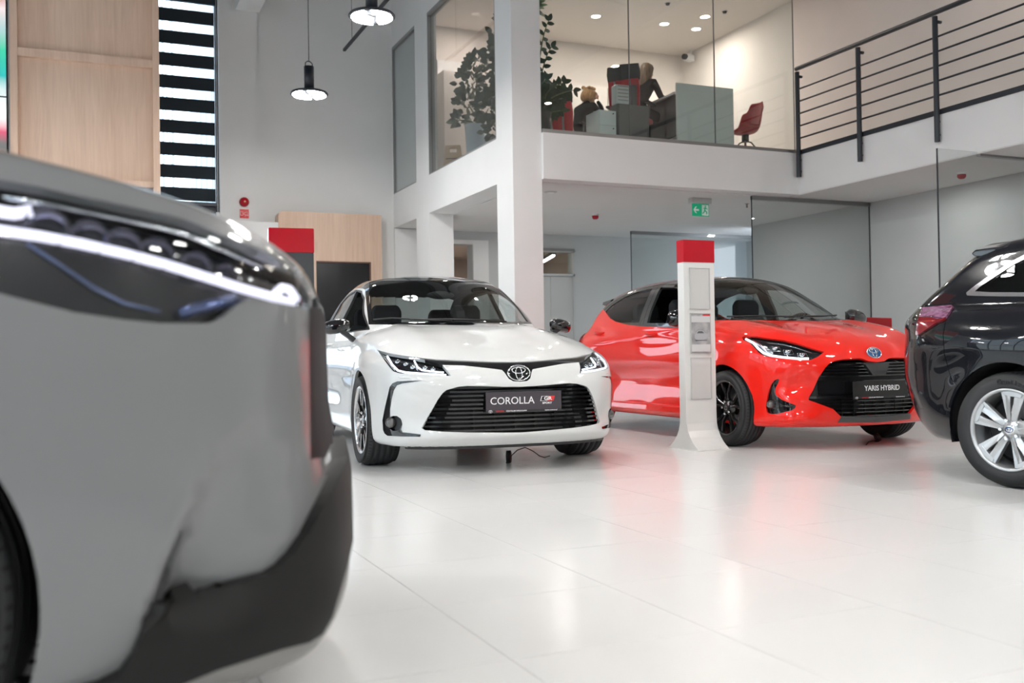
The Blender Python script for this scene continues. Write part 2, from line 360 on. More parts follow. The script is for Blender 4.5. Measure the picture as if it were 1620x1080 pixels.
# office front glazing
og = empty('window_5', (0, 10.83, 0)); og['kind'] = 'structure'
for a, b in ((5.14, 6.37), (6.378, 7.652), (7.66, 8.945)): box('pane', (a, 0, 3.5), (b, .012, OZ), GLASS, og)
MB().box((5.14, -.03, MZ1), (8.955, .04, 3.505)).build('window_sill', SILVER, og)
MB().box((6.369, -.001, 3.5), (6.379, .013, OZ)).box((7.651, -.001, 3.5), (7.661, .013, OZ)).box((8.945, -.001, 3.5), (8.953, .013, OZ)).build('window_frame', mat('seal_grey', (.12, .12, .12), .5), og, merge=False)
# glass partitions below
def partition(idx, y, x0, x1, zt, rail0, label=None):
    g = empty('window_%d' % idx, (0, y, 0)); g['kind'] = 'structure'
    box('pane', (x0, 0, .01), (x1, .012, zt-.02), GLASS2, g)
    MB().box((rail0, -.02, zt-.065), (x1, .035, zt-.01)).build('window_frame', SILVER, g)
    MB().box((x0-.006, -.003, .01), (x0, .015, zt-.02)).box((x1, -.003, .01), (x1+.006, .015, zt-.02)).build('window_frame', RAIL, g, merge=False)
partition(6, 11.02, 8.36, 10.41, MZ0, 8.36); partition(7, 14.9, 8.75, 11.3, MZ0, 8.75); partition(8, 7.85, 8.37, 10.41, MZ0+.03, 8.97)
# grey door with transom
dr = empty('door_1', (7.31, YB, 0)); dr['kind'] = 'structure'
MB().box((0, -.02, 0), (.03, .1, 2.64)).box((.735, -.02, 0), (.765, .1, 2.64)).box((0, -.02, 2.58), (.765, .1, 2.64)).box((0, -.02, 2.16), (.765, .1, 2.2)).build('door_frame', LGREY, dr, merge=False)
MB().box((0, -.03, 2.60), (.765, -.02, 2.645)).build('door_closer_rail', SILVER, dr)
MB().box((.03, .02, .01), (.3, .06, 2.155)).build('door_leaf', LGREY, dr); MB().box((.305, .02, .01), (.735, .06, 2.155)).build('door_leaf', LGREY, dr)
box('pane', (.03, .04, 2.2), (.735, .05, 2.58), GLASS, dr)
MB().tube([(.36, .02, 1.0), (.36, -.03, 1.0), (.47, -.03, 1.0)], .01, 8).build('door_handle', SILVER, dr)
# passage frame in back wall
struct(MB().box((5.34, YB-.04, 2.67), (6.139, YB, 2.74)).box((6.14, YB-.041, 0), (6.42, YB, 2.74)).build('trim_4', WALL))
struct(box('trim_5', (4.765, YB-.03, 0), (5.339, YB, MZ0-.012), WALL))
mon = tag(empty('corridor_screen', (5.95, 18.2, 0)), 'dark flat object standing in the passage behind the white car', 'screen')
MB().box((-.45, 0, 1.0), (.2, .06, 1.95)).build('panel', BLACK, mon); MB().box((-.15, 0, 0), (-.09, .05, 1.0)).box((-.35, -.15, 0), (.1, .2, .03)).build('stand', BLACK, mon)

# exit sign
ex = empty('exit_sign', (7.83, 11.45, MZ0-.01), 0, 'green emergency exit sign with white arrow and running figure under the mezzanine', 'sign')
MB().box((-.17, -.05, -.075), (.15, .05, 0)).build('housing', LGREY, ex, bevel=.004)
MB().box((-.14, -.006, -.245), (.13, .006, -.075)).build('plate', mat('exit_green', (.0, .20, .095), .4, emit=(0, .35, .17), es=.25), ex)
m = MB()
m.prism([(-.125, -.16), (-.09, -.115), (-.07, -.115), (-.095, -.148), (-.035, -.148), (-.035, -.172), (-.095, -.172), (-.07, -.205), (-.09, -.205)], -.009, -.0065, 'y')
m.prism([(.012, -.235), (.12, -.235), (.12, -.087), (.012, -.087)], -.008, -.0065, 'y')
m.build('arrow', TEXTW, ex, merge=False)
m = MB(); m.ell((.07, -.01, -.105), (.011, .002, .011), 10, 6)
for a, b, r in (((.066, -.12), (.058, -.165), .009), ((.064, -.125), (.035, -.14), .005), ((.066, -.125), (.098, -.145), .005), ((.058, -.165), (.09, -.185), .007), ((.09, -.185), (.088, -.215), .006), ((.058, -.165), (.04, -.195), .007), ((.04, -.195), (.02, -.205), .006)):
    m.cyl((a[0], -.0105, a[1]), (b[0], -.0105, b[1]), r, 6)
m.build('running_figure', MATS['exit_green'], ex, merge=False)
# detectors
def detector(x, y, label):
    d = empty('smoke_detector', (x, y, MZ0-.01), 0, label, 'detector', 'ceiling detectors')
    MB().lathe([(0, -.02), (.055, -.02), (.055, 0)], 18).build('base', WHITE, d)
    MB().lathe([(0, -.075), (.03, -.073), (.05, -.05), (.052, -.02), (0, -.02)], 18).build('cap', REDG, d)
detector(7.18, 13.28, 'red capped detector on the lower ceiling left of the exit sign'); detector(9.74, 8.78, 'red capped detector on the lower ceiling behind the right glass edge')
vent = tag(empty('ceiling_speaker', (5.62, 11.6, MZ0-.011)), 'small round white ceiling spot beside the column', 'ceiling spot')
MB().lathe([(0, -.012), (.07, -.012), (.09, 0)], 20).build('ring', LGREY, vent); MB().lathe([(0, -.016), (.05, -.013)], 14).build('lens', WHITE, vent)
vent = tag(empty('ceiling_speaker', (8.75, 11.65, MZ0-.011)), 'small dark sprinkler on the lower ceiling right of the exit sign', 'sprinkler')
MB().lathe([(0, -.06), (.015, -.055), (.012, -.01), (.04, 0)], 12).build('nozzle', SILVER, vent)
# office downlights
for i, (x, y, lb) in enumerate([(7.83, 14.35, 'leftmost glowing downlight in the office ceiling'), (9.09, 14.27, 'glowing office downlight in the middle of three'), (9.75, 14.30, 'rightmost glowing downlight in the office ceiling')]):
    d = empty('downlight', (x, y, OZ), 0, lb, 'downlight', 'office downlights')
    MB().lathe([(.0, -.012), (.075, -.012)], 20).build('lens', DOWN, d); MB().lathe([(.075, -.013), (.095, -.012), (.1, 0)], 20).build('ring', WHITE, d)
for x, y, lb in ((8.62, 13.42, 'unlit dark spot near the top edge of the office ceiling'), (9.7, 13.41, 'unlit dark spot right of the glowing downlights')):
    d = empty('ceiling_spot', (x, y, OZ), 0, lb, 'ceiling spot')
    MB().lathe([(0, -.03), (.03, -.03), (.035, 0)], 14).build('lens', BLACK, d); MB().lathe([(.035, -.004), (.05, 0)], 14).build('ring', SILVER, d)
cc = empty('security_camera', (10.30, 15.35, 6.18), math.radians(200), 'white security camera high in the office corner', 'camera')
MB().box((-.09, -.06, -.06), (.1, .06, .05)).build('body', WHITE, cc, bevel=.01); MB().cyl((.1, 0, 0), (.16, 0, -.01), .05, 14).build('lens', BLACK, cc); MB().cyl((-.05, 0, .05), (-.05, 0, .15), .02, 8).build('bracket', WHITE, cc)

# railing
rl = empty('railing', (HX1-.012, 0, 0), 0, 'black steel balcony railing with horizontal bars along the gallery edge', 'railing')
RX = 0
posts = [10.72, 9.575, 8.36, 7.15, 5.94, 4.73, 3.5]
ph = None
for i, y in enumerate(posts):
    m = MB().cyl((-.03, 0, 3.12), (-.03, 0, 4.54), .031, 12)
    m.cyl((-.03, 0, 3.2), (.012, 0, 3.2), .012, 8).cyl((-.03, 0, 3.35), (.012, 0, 3.35), .012, 8)
    m.cyl((-.045, 0, 3.2), (-.06, 0, 3.2), .012, 8)
    if ph is None: ph = m.build('post', RAIL, rl, merge=False); o = ph
    else: o = link(bpy.data.objects.new('post', ph.data), rl)
    o.location = (0, y, 0)
    b = MB().cyl((-.03, y-.035, 4.47), (.02, y-.035, 4.47), .02, 8).build('bracket', RAIL, rl)
MB().tube([(-.03, 10.74, 4.585), (-.03, 3.3, 4.585)], .029, 12).build('handrail', RAIL, rl)
for k in range(5): MB().tube([(-.03, 10.7, 3.64+k*.166), (-.03, 3.4, 3.64+k*.166)], .0125, 8).build('horizontal_bar', RAIL, rl)
MB().box((-.002, 3.3, 3.43), (.008, 10.75, 3.49)).build('edge_flat', RAIL, rl)

# big oak wall unit with screen
ow = empty('oak_wall_unit', (-.72, 13.0, 0), 0, 'tall light oak framed wall unit at the upper left', 'wall unit')
MB().box((0, 0, 2.6), (.08, .35, 7.0)).build('stile', WOOD, ow); MB().box((1.58, 0, 0), (1.66, .35, 7.0)).build('stile', WOOD, ow)
MB().box((.08, .01, 4.40), (1.58, .2, 4.50)).build('rail', WOOD, ow); MB().box((.08, .01, 2.92), (1.58, .2, 2.99)).build('rail', WOOD, ow); MB().box((.08, .01, 6.3), (1.58, .2, 6.4)).build('rail', WOOD, ow)
MB().box((.08, .07, 4.5), (1.58, .3, 6.3)).build('panel', WOOD, ow); MB().box((.08, .07, 2.99), (1.58, .3, 4.4)).build('panel', WOOD, ow)
MB().box((.08, .12, 0), (1.58, .3, 2.92)).build('lower_panel', mat('dark_oak', (.2, .13, .1), .6), ow)
# video wall left of it
vw = empty('video_wall', (-.74, 13.02, 0), 0, 'dark framed video wall with a blurred colourful picture at the left edge', 'screen')
scr = bpy.data.materials.new('screen_picture'); scr.use_nodes = True; nt = scr.node_tree; b = nt.nodes['Principled BSDF']
t = nt.nodes.new('ShaderNodeTexCoord'); sp = nt.nodes.new('ShaderNodeSeparateXYZ'); r = nt.nodes.new('ShaderNodeValToRGB'); mr = nt.nodes.new('ShaderNodeMapRange')
n = nt.nodes.new('ShaderNodeTexNoise'); n.inputs['Scale'].default_value = 3; ad = nt.nodes.new('ShaderNodeMath'); ad.operation = 'MULTIPLY_ADD'; ad.inputs[1].default_value = .06
nt.links.new(t.outputs['Object'], sp.inputs[0]); nt.links.new(sp.outputs[2], mr.inputs[0]); mr.inputs[1].default_value = 3.2; mr.inputs[2].default_value = 5.2
nt.links.new(t.outputs['Object'], n.inputs[0]); nt.links.new(n.outputs[0], ad.inputs[0]); nt.links.new(mr.outputs[0], ad.inputs[2]); nt.links.new(ad.outputs[0], r.inputs[0]); nt.links.new(r.outputs[0], b.inputs['Emission Color']); nt.links.new(r.outputs[0], b.inputs['Base Color'])
b.inputs['Emission Strength'].default_value = .45; b.inputs['Roughness'].default_value = .2
cr = r.color_ramp; cr.elements[0].position = 0; cr.elements[0].color = (.1, .1, .1, 1); cr.elements[1].position = 1; cr.elements[1].color = (.45, .12, .10, 1)
for p_, c_ in ((.10, (.12, .12, .12, 1)), (.17, (.5, .08, .14, 1)), (.27, (.75, .72, .7, 1)), (.42, (.5, .6, .6, 1)), (.5, (.03, .40, .38, 1)), (.66, (.05, .5, .3, 1)), (.78, (.35, .5, .5, 1)), (.9, (.7, .6, .6, 1))):
    e = cr.elements.new(p_); e.color = c_
for k in range(3): MB().box((-1.9, 0, 2.35+k*1.56), (-.02, .06, 3.89+k*1.56)).build('screen', scr, vw)
MB().box((-1.95, .02, 2.3), (0.0, .2, 7.0)).build('frame', GBLACK, vw)
MB().box((-1.95, .1, 0), (0.0, .3, 2.3)).build('plinth', MATS['dark_oak'], vw)
# pendant lamps
def pendant(x, y, z, label):
    p = empty('pendant_lamp', (x, y, z), .3, label, 'pendant lamp', 'ring pendant lamps')
    MB().cyl((0, 0, .055), (0, 0, .36), .062, 20).build('body', mat('navy_black_metal', (.012, .016, .025), .35), p)
    MB().tube([(-.05, 0, .34), (-.05, 0, .40), (-.02, 0, .425), (.02, 0, .425), (.05, 0, .40), (.05, 0, .34)], .007, 8).build('hanger', DARK, p)
    MB().cyl((0, 0, .42), (0, 0, HALL_Z-z), .005, 6).build('cable', DARK, p)
    MB().lathe([(0, .035), (.10, .055), (.225, .03), (.238, .012), (.235, 0), (0, .004)], 40).build('disc', DARK, p)
    base = None
    for k in range(4):
        prof = []
        for s_ in range(13):
            a = -.62+1.24*s_/12; prof.append((.208*math.cos(a), .208*math.sin(a)))
        for s_ in range(9):
            a = .50-1.0*s_/8; prof.append((.105*math.cos(a), .105*math.sin(a)))
        q = MB().prism(prof, -.012, .0, 'z').build('diffuser', LAMP, p); q.rotation_euler = (0, 0, k*PI/2)
    return p
LP = [pendant(2.71, 12.58, 4.13, 'small black pendant lamp with glowing ring, hanging lower left'), pendant(2.757, 9.79, 4.24, 'pendant lamp with glowing ring at the top edge of the picture')]
for x in (2.75, -2.0, -6.4, 6.7):
    for k in range(-1, 7):
        y = 9.8-2.8*k
        if (x == 2.75 and k < 1) or (x > 5 and y > 5) or (x == -2.0 and k < 0): continue
        q = copy_tree(LP[1]); q.location = (x, y, 4.2); q['label'] = 'ring pendant lamp outside the picture, %s, %s from the camera end' % ({2.75: 'row above the white car', -2.0: 'row above the grey car', -6.4: 'row beside the glazed facade', 6.7: 'row above the black car'}[x], ['first', 'second', 'third', 'fourth', 'fifth', 'sixth', 'seventh', 'eighth'][6-k]); LP.append(q)
# suspended track
tk = empty('track_light_bar', (3.93, 0, 5.70), 0, 'thin black bar suspended on wires near the upper windows', 'track bar')
MB().box((-.02, 8.2, -.02), (.02, 15.6, .02)).build('bar', DARK, tk)
m = MB()
for y in (15.1, 12.2, 9.4): m.cyl((0, y, 0), (0, y, HALL_Z-5.7), .004, 6)
m.build('suspension_wire', DARK, tk, merge=False)
# dark totem with red top
tt = empty('dark_totem', (1.36, 6.97, 0), math.radians(-6), 'dark grey standing totem with glossy red top cap', 'totem')
MB().box((-.152, -.045, 0), (.152, .045, 1.52)).build('body', mat('anthracite', (.035, .04, .045), .4), tt, bevel=.004)
MB().box((-.155, -.05, 1.52), (.155, .05, 1.69)).build('red_cap', REDG, tt, bevel=.006)

# white totem
wt = empty('info_totem', (4.645, 6.88, 0), 0, 'white curved-foot information totem with red top in front of the red car', 'totem')
TW = mat('totem_white', (.74, .74, .72), .35)
def wz(z): return .145+.0*z
ZT = [0, .012, .03, .06, .10, .15, .21, .3, .45, 1.52]
# profile: body half depth and foot flare
m = MB(); fl = [.075+.10*max(0, 1-z/.24)**2.4 for z in ZT]; wd = [.142+.02*max(0, 1-z/.35)**2 for z in ZT]
fl = [.045+.18*max(0, 1-z/.27)**2.6 for z in ZT]; wd = [.147]*len(ZT)
m.loft([[(-w_, -f_, z), (w_, -f_, z), (w_, f_, z), (-w_, f_, z)] for z, f_, w_ in zip(ZT, fl, wd)], smooth=False)
wb = m.build('body', TW, wt)
MB().box((-.15, -.05, 1.52), (.15, .05, 1.70)).build('red_cap', mat('totem_red', (.46, .003, .014), .35, spec=.3), wt)
MB().box((-.153, -.228, 0), (.153, .228, .006)).build('foot_plate', TW, wt)
for k, (z0, z1) in enumerate(((1.14, 1.47), (.78, 1.10), (.41, .74))):
    hl = MB().box((-.095, -.051, z0), (.095, -.045, z1)).build('document_holder', mat('totem_pocket', (.60, .60, .585), .3), wt)
    MB().box((-.098, -.058, z0-.003), (-.093, -.05, z1+.003)).box((.093, -.058, z0-.003), (.098, -.05, z1+.003)).box((-.098, -.058, z0-.003), (.098, -.05, z0)).box((-.098, -.058, z1), (.098, -.05, z1+.003)).build('holder_rim', mat('rim_grey', (.55, .55, .54), .4), hl, merge=False)
    if k == 1:
        lf = MB().box((-.09, -.0585, z0+.004), (.09, -.0565, z1-.004)).build('leaflet', mat('leaflet_print', (.5, .5, .5), .35, col2=(.22, .22, .23), scale=14), hl)
        MB().box((-.09, -.06, z1-.07), (.09, -.0588, z1-.02)).build('light_band', mat('print_light', (.62, .63, .63), .35), hl); MB().box((-.09, -.06, z0+.01), (.09, -.0588, z0+.07)).build('light_band', mat('print_light'), hl)
        MB().box((.02, -.06, z1-.016), (.09, -.0588, z1-.006)).build('red_band', mat('sign_red'), hl)
        # small grey car picture
        cg = [(-.062, .90), (-.064, .925), (-.05, .94), (-.03, .962), (.012, .964), (.042, .942), (.062, .935), (.064, .905), (.045, .895), (.02, .888), (-.02, .885), (-.05, .89)]
        MB().prism(cg, -.0605, -.0588, 'y').build('printed_car', mat('print_grey', (.42, .43, .45), .4), hl)
        MB().prism([(-.040, .940), (-.026, .957), (.010, .958), (.032, .940)], -.0614, -.0606, 'y').build('printed_glass', mat('print_dark', (.12, .12, .13), .4), hl)
        MB().prism([(-.058, .886), (.06, .886), (.05, .880), (-.05, .878)], -.0612, -.0588, 'y').build('printed_shadow', mat('print_dark'), hl)
# ------------------------------------------------------------------ office on the mezzanine
FZ = MZ1
def office_chair(loc, rz, label, s=1.0):
    c = empty('office_chair', loc, rz, label, 'chair', 'red and black office chairs'); c.scale = (s, s, s)
    ms = mat('black_mesh_fabric', (.02, .022, .026), .7)
    MB().box((-.25, -.25, .44), (.25, .25, .52)).build('seat', RED, c, bevel=.03)
    m = MB(); rings = []
    for z, wd, y in ((.55, .22, -.27), (.65, .24, -.30), (.85, .25, -.31), (1.02, .24, -.33)):
        rings.append([(-wd, y-.02, z), (0, y-.07, z), (wd, y-.02, z), (wd, y+.02, z), (0, y-.03, z), (-wd, y+.02, z)])
    m.loft(rings, smooth=False); m.build('backrest', RED, c, bevel=.008)
    m = MB(); rings = []
    for z, wd, y in ((1.0, .25, -.33), (1.12, .265, -.345), (1.24, .25, -.36)):
        rings.append([(-wd, y-.0, z), (0, y-.07, z), (wd, y-.0, z), (wd, y+.03, z), (0, y-.03, z), (-wd, y+.03, z)])
    m.loft(rings, smooth=False); m.build('headrest', ms, c, bevel=.01)
    for sgn in (-1, 1):
        MB().tube([(sgn*.12, -.385, 1.0), (sgn*.12, -.395, .7), (sgn*.11, -.36, .48), (sgn*.05, -.1, .40)], .016, 8).build('back_frame', SILVER, c)
        MB().tube([(sgn*.25, -.1, .45), (sgn*.31, -.1, .5), (sgn*.31, -.1, .68)], .018, 8).box((sgn*.31-.035, -.2, .68), (sgn*.31+.035, .12, .71)).build('armrest', BLACK, c)
    MB().cyl((0, 0, .1), (0, 0, .44), .03, 10).build('gas_column', SILVER, c)
    for k in range(5):
        a = 2*PI*k/5; l = MB().tube([(0, 0, .12), (.28*math.cos(a), .28*math.sin(a), .07)], .02, 8).build('leg', BLACK, c)
        MB().cyl((.28*math.cos(a)-.015, .28*math.sin(a), .03), (.28*math.cos(a)+.015, .28*math.sin(a), .03), .03, 10).build('caster', BLACK, l)
    return c
office_chair((6.80, 11.50, FZ), math.radians(-52), 'larger red office chair with black headrest behind the glass, nearer woman', .88)
office_chair((6.62, 12.90, FZ), math.radians(-65), 'red office chair of the blonde woman, beside the tall plant', .9)
# desk box
dk = empty('reception_desk', (7.26, 11.12, FZ), 0, 'pale grey-green boxed office desk behind the mezzanine glass', 'desk')
DGR = mat('pale_green_grey_panel', (.60, .635, .625), .45)
MB().box((0, 0, 0), (.9, .03, .885)).build('front_panel', DGR, dk); MB().box((.87, .03, 0), (.9, 1.7, .885)).build('side_panel', DGR, dk)
MB().box((-.02, .03, .74), (.87, 1.7, .77)).build('desktop', LGREY, dk)
MB().box((0.02, .05, .2), (.06, 1.6, .74)).build('knee_space_shade', mat('knee_shade_and_desk_panel', (.06, .065, .07), .5), dk)  # dark sheet standing in for the shade inside the open knee space
for y in (.3, 1.5): MB().box((.02, y, 0), (.07, y+.05, .74)).build('leg', BLACK, dk)
d2 = empty('desk', (7.2, 12.95, FZ), 0, 'grey desk in front of the blonde woman further back in the office', 'desk')
MB().box((0, 0, .72), (.8, 1.5, .75)).build('desktop', LGREY, d2); MB().box((0.02, .02, 0), (.05, 1.48, .72)).build('side_panel', MATS['knee_shade_and_desk_panel'], d2); MB().box((.75, .02, 0), (.78, 1.48, .72)).build('side_panel', DGR, d2)
pr = empty('printer', (7.75, 13.4, FZ+.751), 0, 'grey desktop printer on the desk between the two women', 'printer')
MB().box((-.25, -.2, 0), (.22, .2, .22)).build('body', LGREY, pr, bevel=.02); MB().box((-.2, -.16, .225), (.17, .12, .30)).build('scanner_lid', SILVER, pr, bevel=.01); MB().box((-.16, -.28, .08), (.14, -.2, .1)).build('paper_tray', BLACK, pr)
pp = empty('notebook', (7.66, 11.6, FZ+.771), .3, 'open paper notebook on the pale desk before the dark-dressed woman', 'notebook')
MB().box((-.12, -.1, 0), (.12, .1, .012)).build('pages', TEXTW, pp); MB().box((.12, -.08, .02), (.2, .08, .04)).build('cover', BLACK, pp)
# drawer units
cb = empty('drawer_cabinet', (6.03, 11.02, FZ), 0, 'light grey two-drawer office pedestal at the glass', 'cabinet')
MB().box((0, 0, 0), (.25, .34, .40)).build('body', LGREY, cb)
for k in range(2):
    d_ = MB().box((.01, -.012, .02+k*.19), (.24, 0, .20+k*.19)).build('drawer', DGR, cb); MB().cyl((.2, -.025, .17+k*.19), (.2, -.012, .17+k*.19), .008, 8).build('lock', BLACK, d_)
c2 = empty('side_cabinet', (6.3, 11.01, FZ), 0, 'dark grey low office cabinet under a light grey box beside the pedestal', 'cabinet')
MB().box((0, 0, 0), (.46, .19, .50)).build('body', mat('dark_grey_laminate', (.10, .095, .095), .5), c2); MB().box((.01, -.012, .02), (.45, 0, .48)).build('door', MATS['dark_grey_laminate'], c2)
b3 = empty('box_unit', (6.3, 11.05, FZ+.50), 0, 'light grey ribbed computer box on the dark cabinet', 'box')
MB().box((0, 0, 0), (.22, .13, .26)).build('body', LGREY, b3, bevel=.02)
m = MB()
for k in range(5): m.box((.03, -.006, .05+k*.045), (.18, 0, .065+k*.045))
m.build('vent_slot', SILVER, b3, merge=False)
MB().box((.225, -.02, 0), (.30, .13, .27)).build('side_module', mat('dark_grey_laminate'), b3, bevel=.01)
# wall cupboards at the back
for k in range(4):
    u = empty('white_cupboard', (5.5+k*1.02, YB-.47, FZ), 0, ['white office cupboard against the back wall, leftmost behind the plant', 'white office cupboard at the back wall, second from the left', 'white office cupboard at the back wall above the blonde woman', 'white office cupboard at the back wall, rightmost of the row'][k], 'cupboard', 'white cupboards along the office back wall')
    MB().box((0, .02, 0), (1.0, .45, 2.0)).build('body', WARM, u)
    for q in (0, .505): MB().box((q, 0, .05), (q+.495, .02, 1.98)).build('door', WARM, u)
wb_ = tag(MB().box((5.55, YB-.03, 5.45), (6.05, YB-.005, 5.75)).build('wall_notice', WHITE), 'plain white board on the office back wall above the plant', 'board')
# red shell chair
rc = empty('shell_chair', (8.72, 11.62, FZ), math.radians(95), 'dark red shell chair on splayed metal legs by the mezzanine glass', 'chair')
m = MB(); nu, nv = 9, 12; prof = [(.24, .44), (.20, .415), (.1, .40), (0, .40), (-.1, .41), (-.17, .44), (-.21, .50), (-.235, .58), (-.255, .67), (-.27, .76), (-.285, .84), (-.295, .90)]
rings = []
for y, z in prof:
    hw = .23 if z < .5 else .23-.12*((z-.5)/.42)**2
    up = .10 if z < .5 else .0; fw_ = 0 if z < .5 else .07
    if .43 < z < .75 and y < -.1: up = .1; fw_ = .12
    rings.append([(hw*t, y+fw_*t*t, z+up*t*t*abs(t)) for t in [-1+2*i/(nu-1) for i in range(nu)]])
o = m.loft(rings, close=False, caps=False).build('shell', mat('dark_red_shell', (.30, .008, .015), .4), rc); q = o.modifiers.new('s', 'SOLIDIFY'); q.thickness = .015; q2 = o.modifiers.new('u', 'SUBSURF'); q2.levels = 1; q2.render_levels = 1
MB().cyl((0, 0, .30), (0, 0, .41), .05, 12).build('hub', BLACK, rc)
for k in range(4):
    a = PI/4+PI/2*k; MB().tube([(0, 0, .32), (.08*math.cos(a), .08*math.sin(a), .29), (.3*math.cos(a), .3*math.sin(a), .01)], .011, 8).build('leg', mat('bronze_metal', (.13, .10, .07), .4, metal=.7), rc)
# lower red chair behind the red car
r2 = empty('lounge_chair', (9.15, 9.6, 0), math.radians(0), 'red high-backed chair showing above the red car bonnet', 'chair')
m = MB(); m.prism([(-.27, .45), (.27, .45), (.255, 1.18), (-.265, 1.19)], 0, .05, 'y').build('backrest', REDG if False else mat('red_panel', (.42, .006, .014), .45), r2, bevel=.01)
MB().box((-.27, -.5, .40), (.27, 0, .47)).build('seat', MATS['red_panel'], r2, bevel=.01)
for sx_ in (-1, 1):
    for y in (-.47, .02): MB().cyl((sx_*.23, y, 0), (sx_*.23, y, .42), .014, 8).build('leg', SILVER, r2)

# plants
def leaf_mesh(L, W, droop=.25, n=6):
    vs = []; fs = []
    for i in range(n+1):
        t = i/n; w_ = W*math.sin(PI*min(.999, t**.8))**.8+.001; z = -droop*L*t*t
        vs += [(L*t, -w_, z+.12*w_), (L*t, 0, z), (L*t, w_, z+.12*w_)]
    for i in range(n):
        for k in range(2): fs.append((i*3+k, i*3+k+1, i*3+3+k+1, i*3+3+k))
    return vs, fs
def put_leaf(mb, p, d, up, L, W, droop=.25):
    x = Vector(d).normalized(); y = Vector(up).cross(x)
    if y.length < 1e-3: y = Vector((0, 1, 0)).cross(x)
    y.normalize(); z = x.cross(y); vs, fs = leaf_mesh(L, W, droop)
    mb.add([Vector(p)+x*a+y*b+z*c for a, b, c in vs], fs, True)
def zz_plant(loc, label, stems, seed, L=.09):
    rnd = random.Random(seed); p = empty('potted_plant', loc, 0, label, 'plant')
    MB().lathe([(0, .0), (.15, 0), (.20, .42), (.185, .42), (.18, .38), (0, .37)], 24).build('pot', mat('dark_planter', (.03, .03, .03), .5), p)
    for tip, n in stems:
        base = Vector((rnd.uniform(-.07, .07), rnd.uniform(-.07, .07), .37)); tip = Vector(tip); ctl = Vector((base.x+(tip.x-base.x)*.2, base.y+(tip.y-base.y)*.2, base.z+(tip.z-base.z)*.75))
        pts = [base*(1-t)**2+ctl*2*t*(1-t)+tip*t*t for t in [i/10 for i in range(11)]]
        st = MB().tube(pts, .012, 7, rr=[.014-.009*i/10 for i in range(11)]).build('stem', STEM, p)
        lf = MB()
        for j in range(n):
            t = .25+.75*j/(n-1); q = base*(1-t)**2+ctl*2*t*(1-t)+tip*t*t; tg = (ctl-base)*(1-t)+(tip-ctl)*t; tg.normalize()
            side = tg.cross(Vector((0, -1, .15))).normalized()*(1 if j % 2 else -1)
            put_leaf(lf, q, tg*.55+side+Vector((0, rnd.uniform(-.3, .3), .1)), Vector((0, -1, .3)), L*rnd.uniform(.85, 1.2), L*.30, .15)
        put_leaf(lf, tip, tg, Vector((0, -1, .3)), L*1.1, L*.3, .1)
        lf.build('leaf_row', LEAF, st, merge=False)['kind'] = 'stuff'
rnd = random.Random(3); stems = []
for k in range(26):
    a = rnd.uniform(0, 2*PI); r_ = rnd.uniform(.08, .42); stems.append((r_*math.cos(a), r_*math.sin(a)*.6, rnd.uniform(.5, .92)-r_*.25))
stems = [(s_, 13) for s_ in stems]+[((.16, -.05, 1.62), 13), ((.22, .0, 1.30), 12), ((.40, .0, .86), 13), ((.48, -.1, .74), 12)]
zz_plant((5.42, 11.55, FZ), 'dense dark green leafy plant behind the glass beside the white column', stems, 5, .105)
def rubber_plant(loc, label, pot_m, pot_h, pot_r, sprays, seed, L=.12):
    rnd = random.Random(seed); p = empty('potted_plant', loc, 0, label, 'plant')
    MB().lathe([(0, 0), (pot_r*.72, 0), (pot_r, pot_h), (pot_r*.93, pot_h), (pot_r*.9, pot_h-.03), (0, pot_h-.04)], 28).build('pot', pot_m, p)
    for (x, y, z, R) in sprays:
        st = MB().tube([(0, 0, pot_h-.05), (x*.3, y*.3, (z+pot_h)*.5), (x, y, z)], .012, 7).build('stem', STEM, p)
        lf = MB()
        for k in range(int(30+R*150)):
            a, b = rnd.uniform(0, 2*PI), rnd.uniform(-.7, 1.3); d = Vector((math.cos(a)*math.cos(b), math.sin(a)*math.cos(b), math.sin(b)))
            q = Vector((x, y, z))+d*R*rnd.uniform(.3, .85)
            put_leaf(lf, q, d+Vector((0, 0, .2)), (d.y, -d.x, .8), L*rnd.uniform(.7, 1.1), L*.33, .2)
        lf.build('leaf_cluster', LEAF2, st, merge=False)['kind'] = 'stuff'
rubber_plant((5.62, 14.15, FZ), 'tall broad-leaved plant in a pale blue pot behind the upper side window', mat('pale_blue_pot', (.48, .60, .68), .35), .85, .19,
    [(-.05, .05, 1.5, .28), (.0, .35, 1.25, .24), (.05, .1, 1.8, .2), (-.1, .45, 1.02, .14)], 8)
rubber_plant((5.55, 12.95, FZ), 'big bushy broad-leaved plant filling the upper side window', MATS['dark_planter'], .4, .2,
    [(0, 0, 1.0, .40), (.1, .3, 1.5, .38), (.0, -.25, 1.6, .4), (0, -.5, 1.05, .42), (.1, -.1, 2.05, .26), (0, .45, .9, .30), (.15, -.55, 2.1, .24), (0, .1, .55, .34), (0, -.65, .6, .34)], 9)
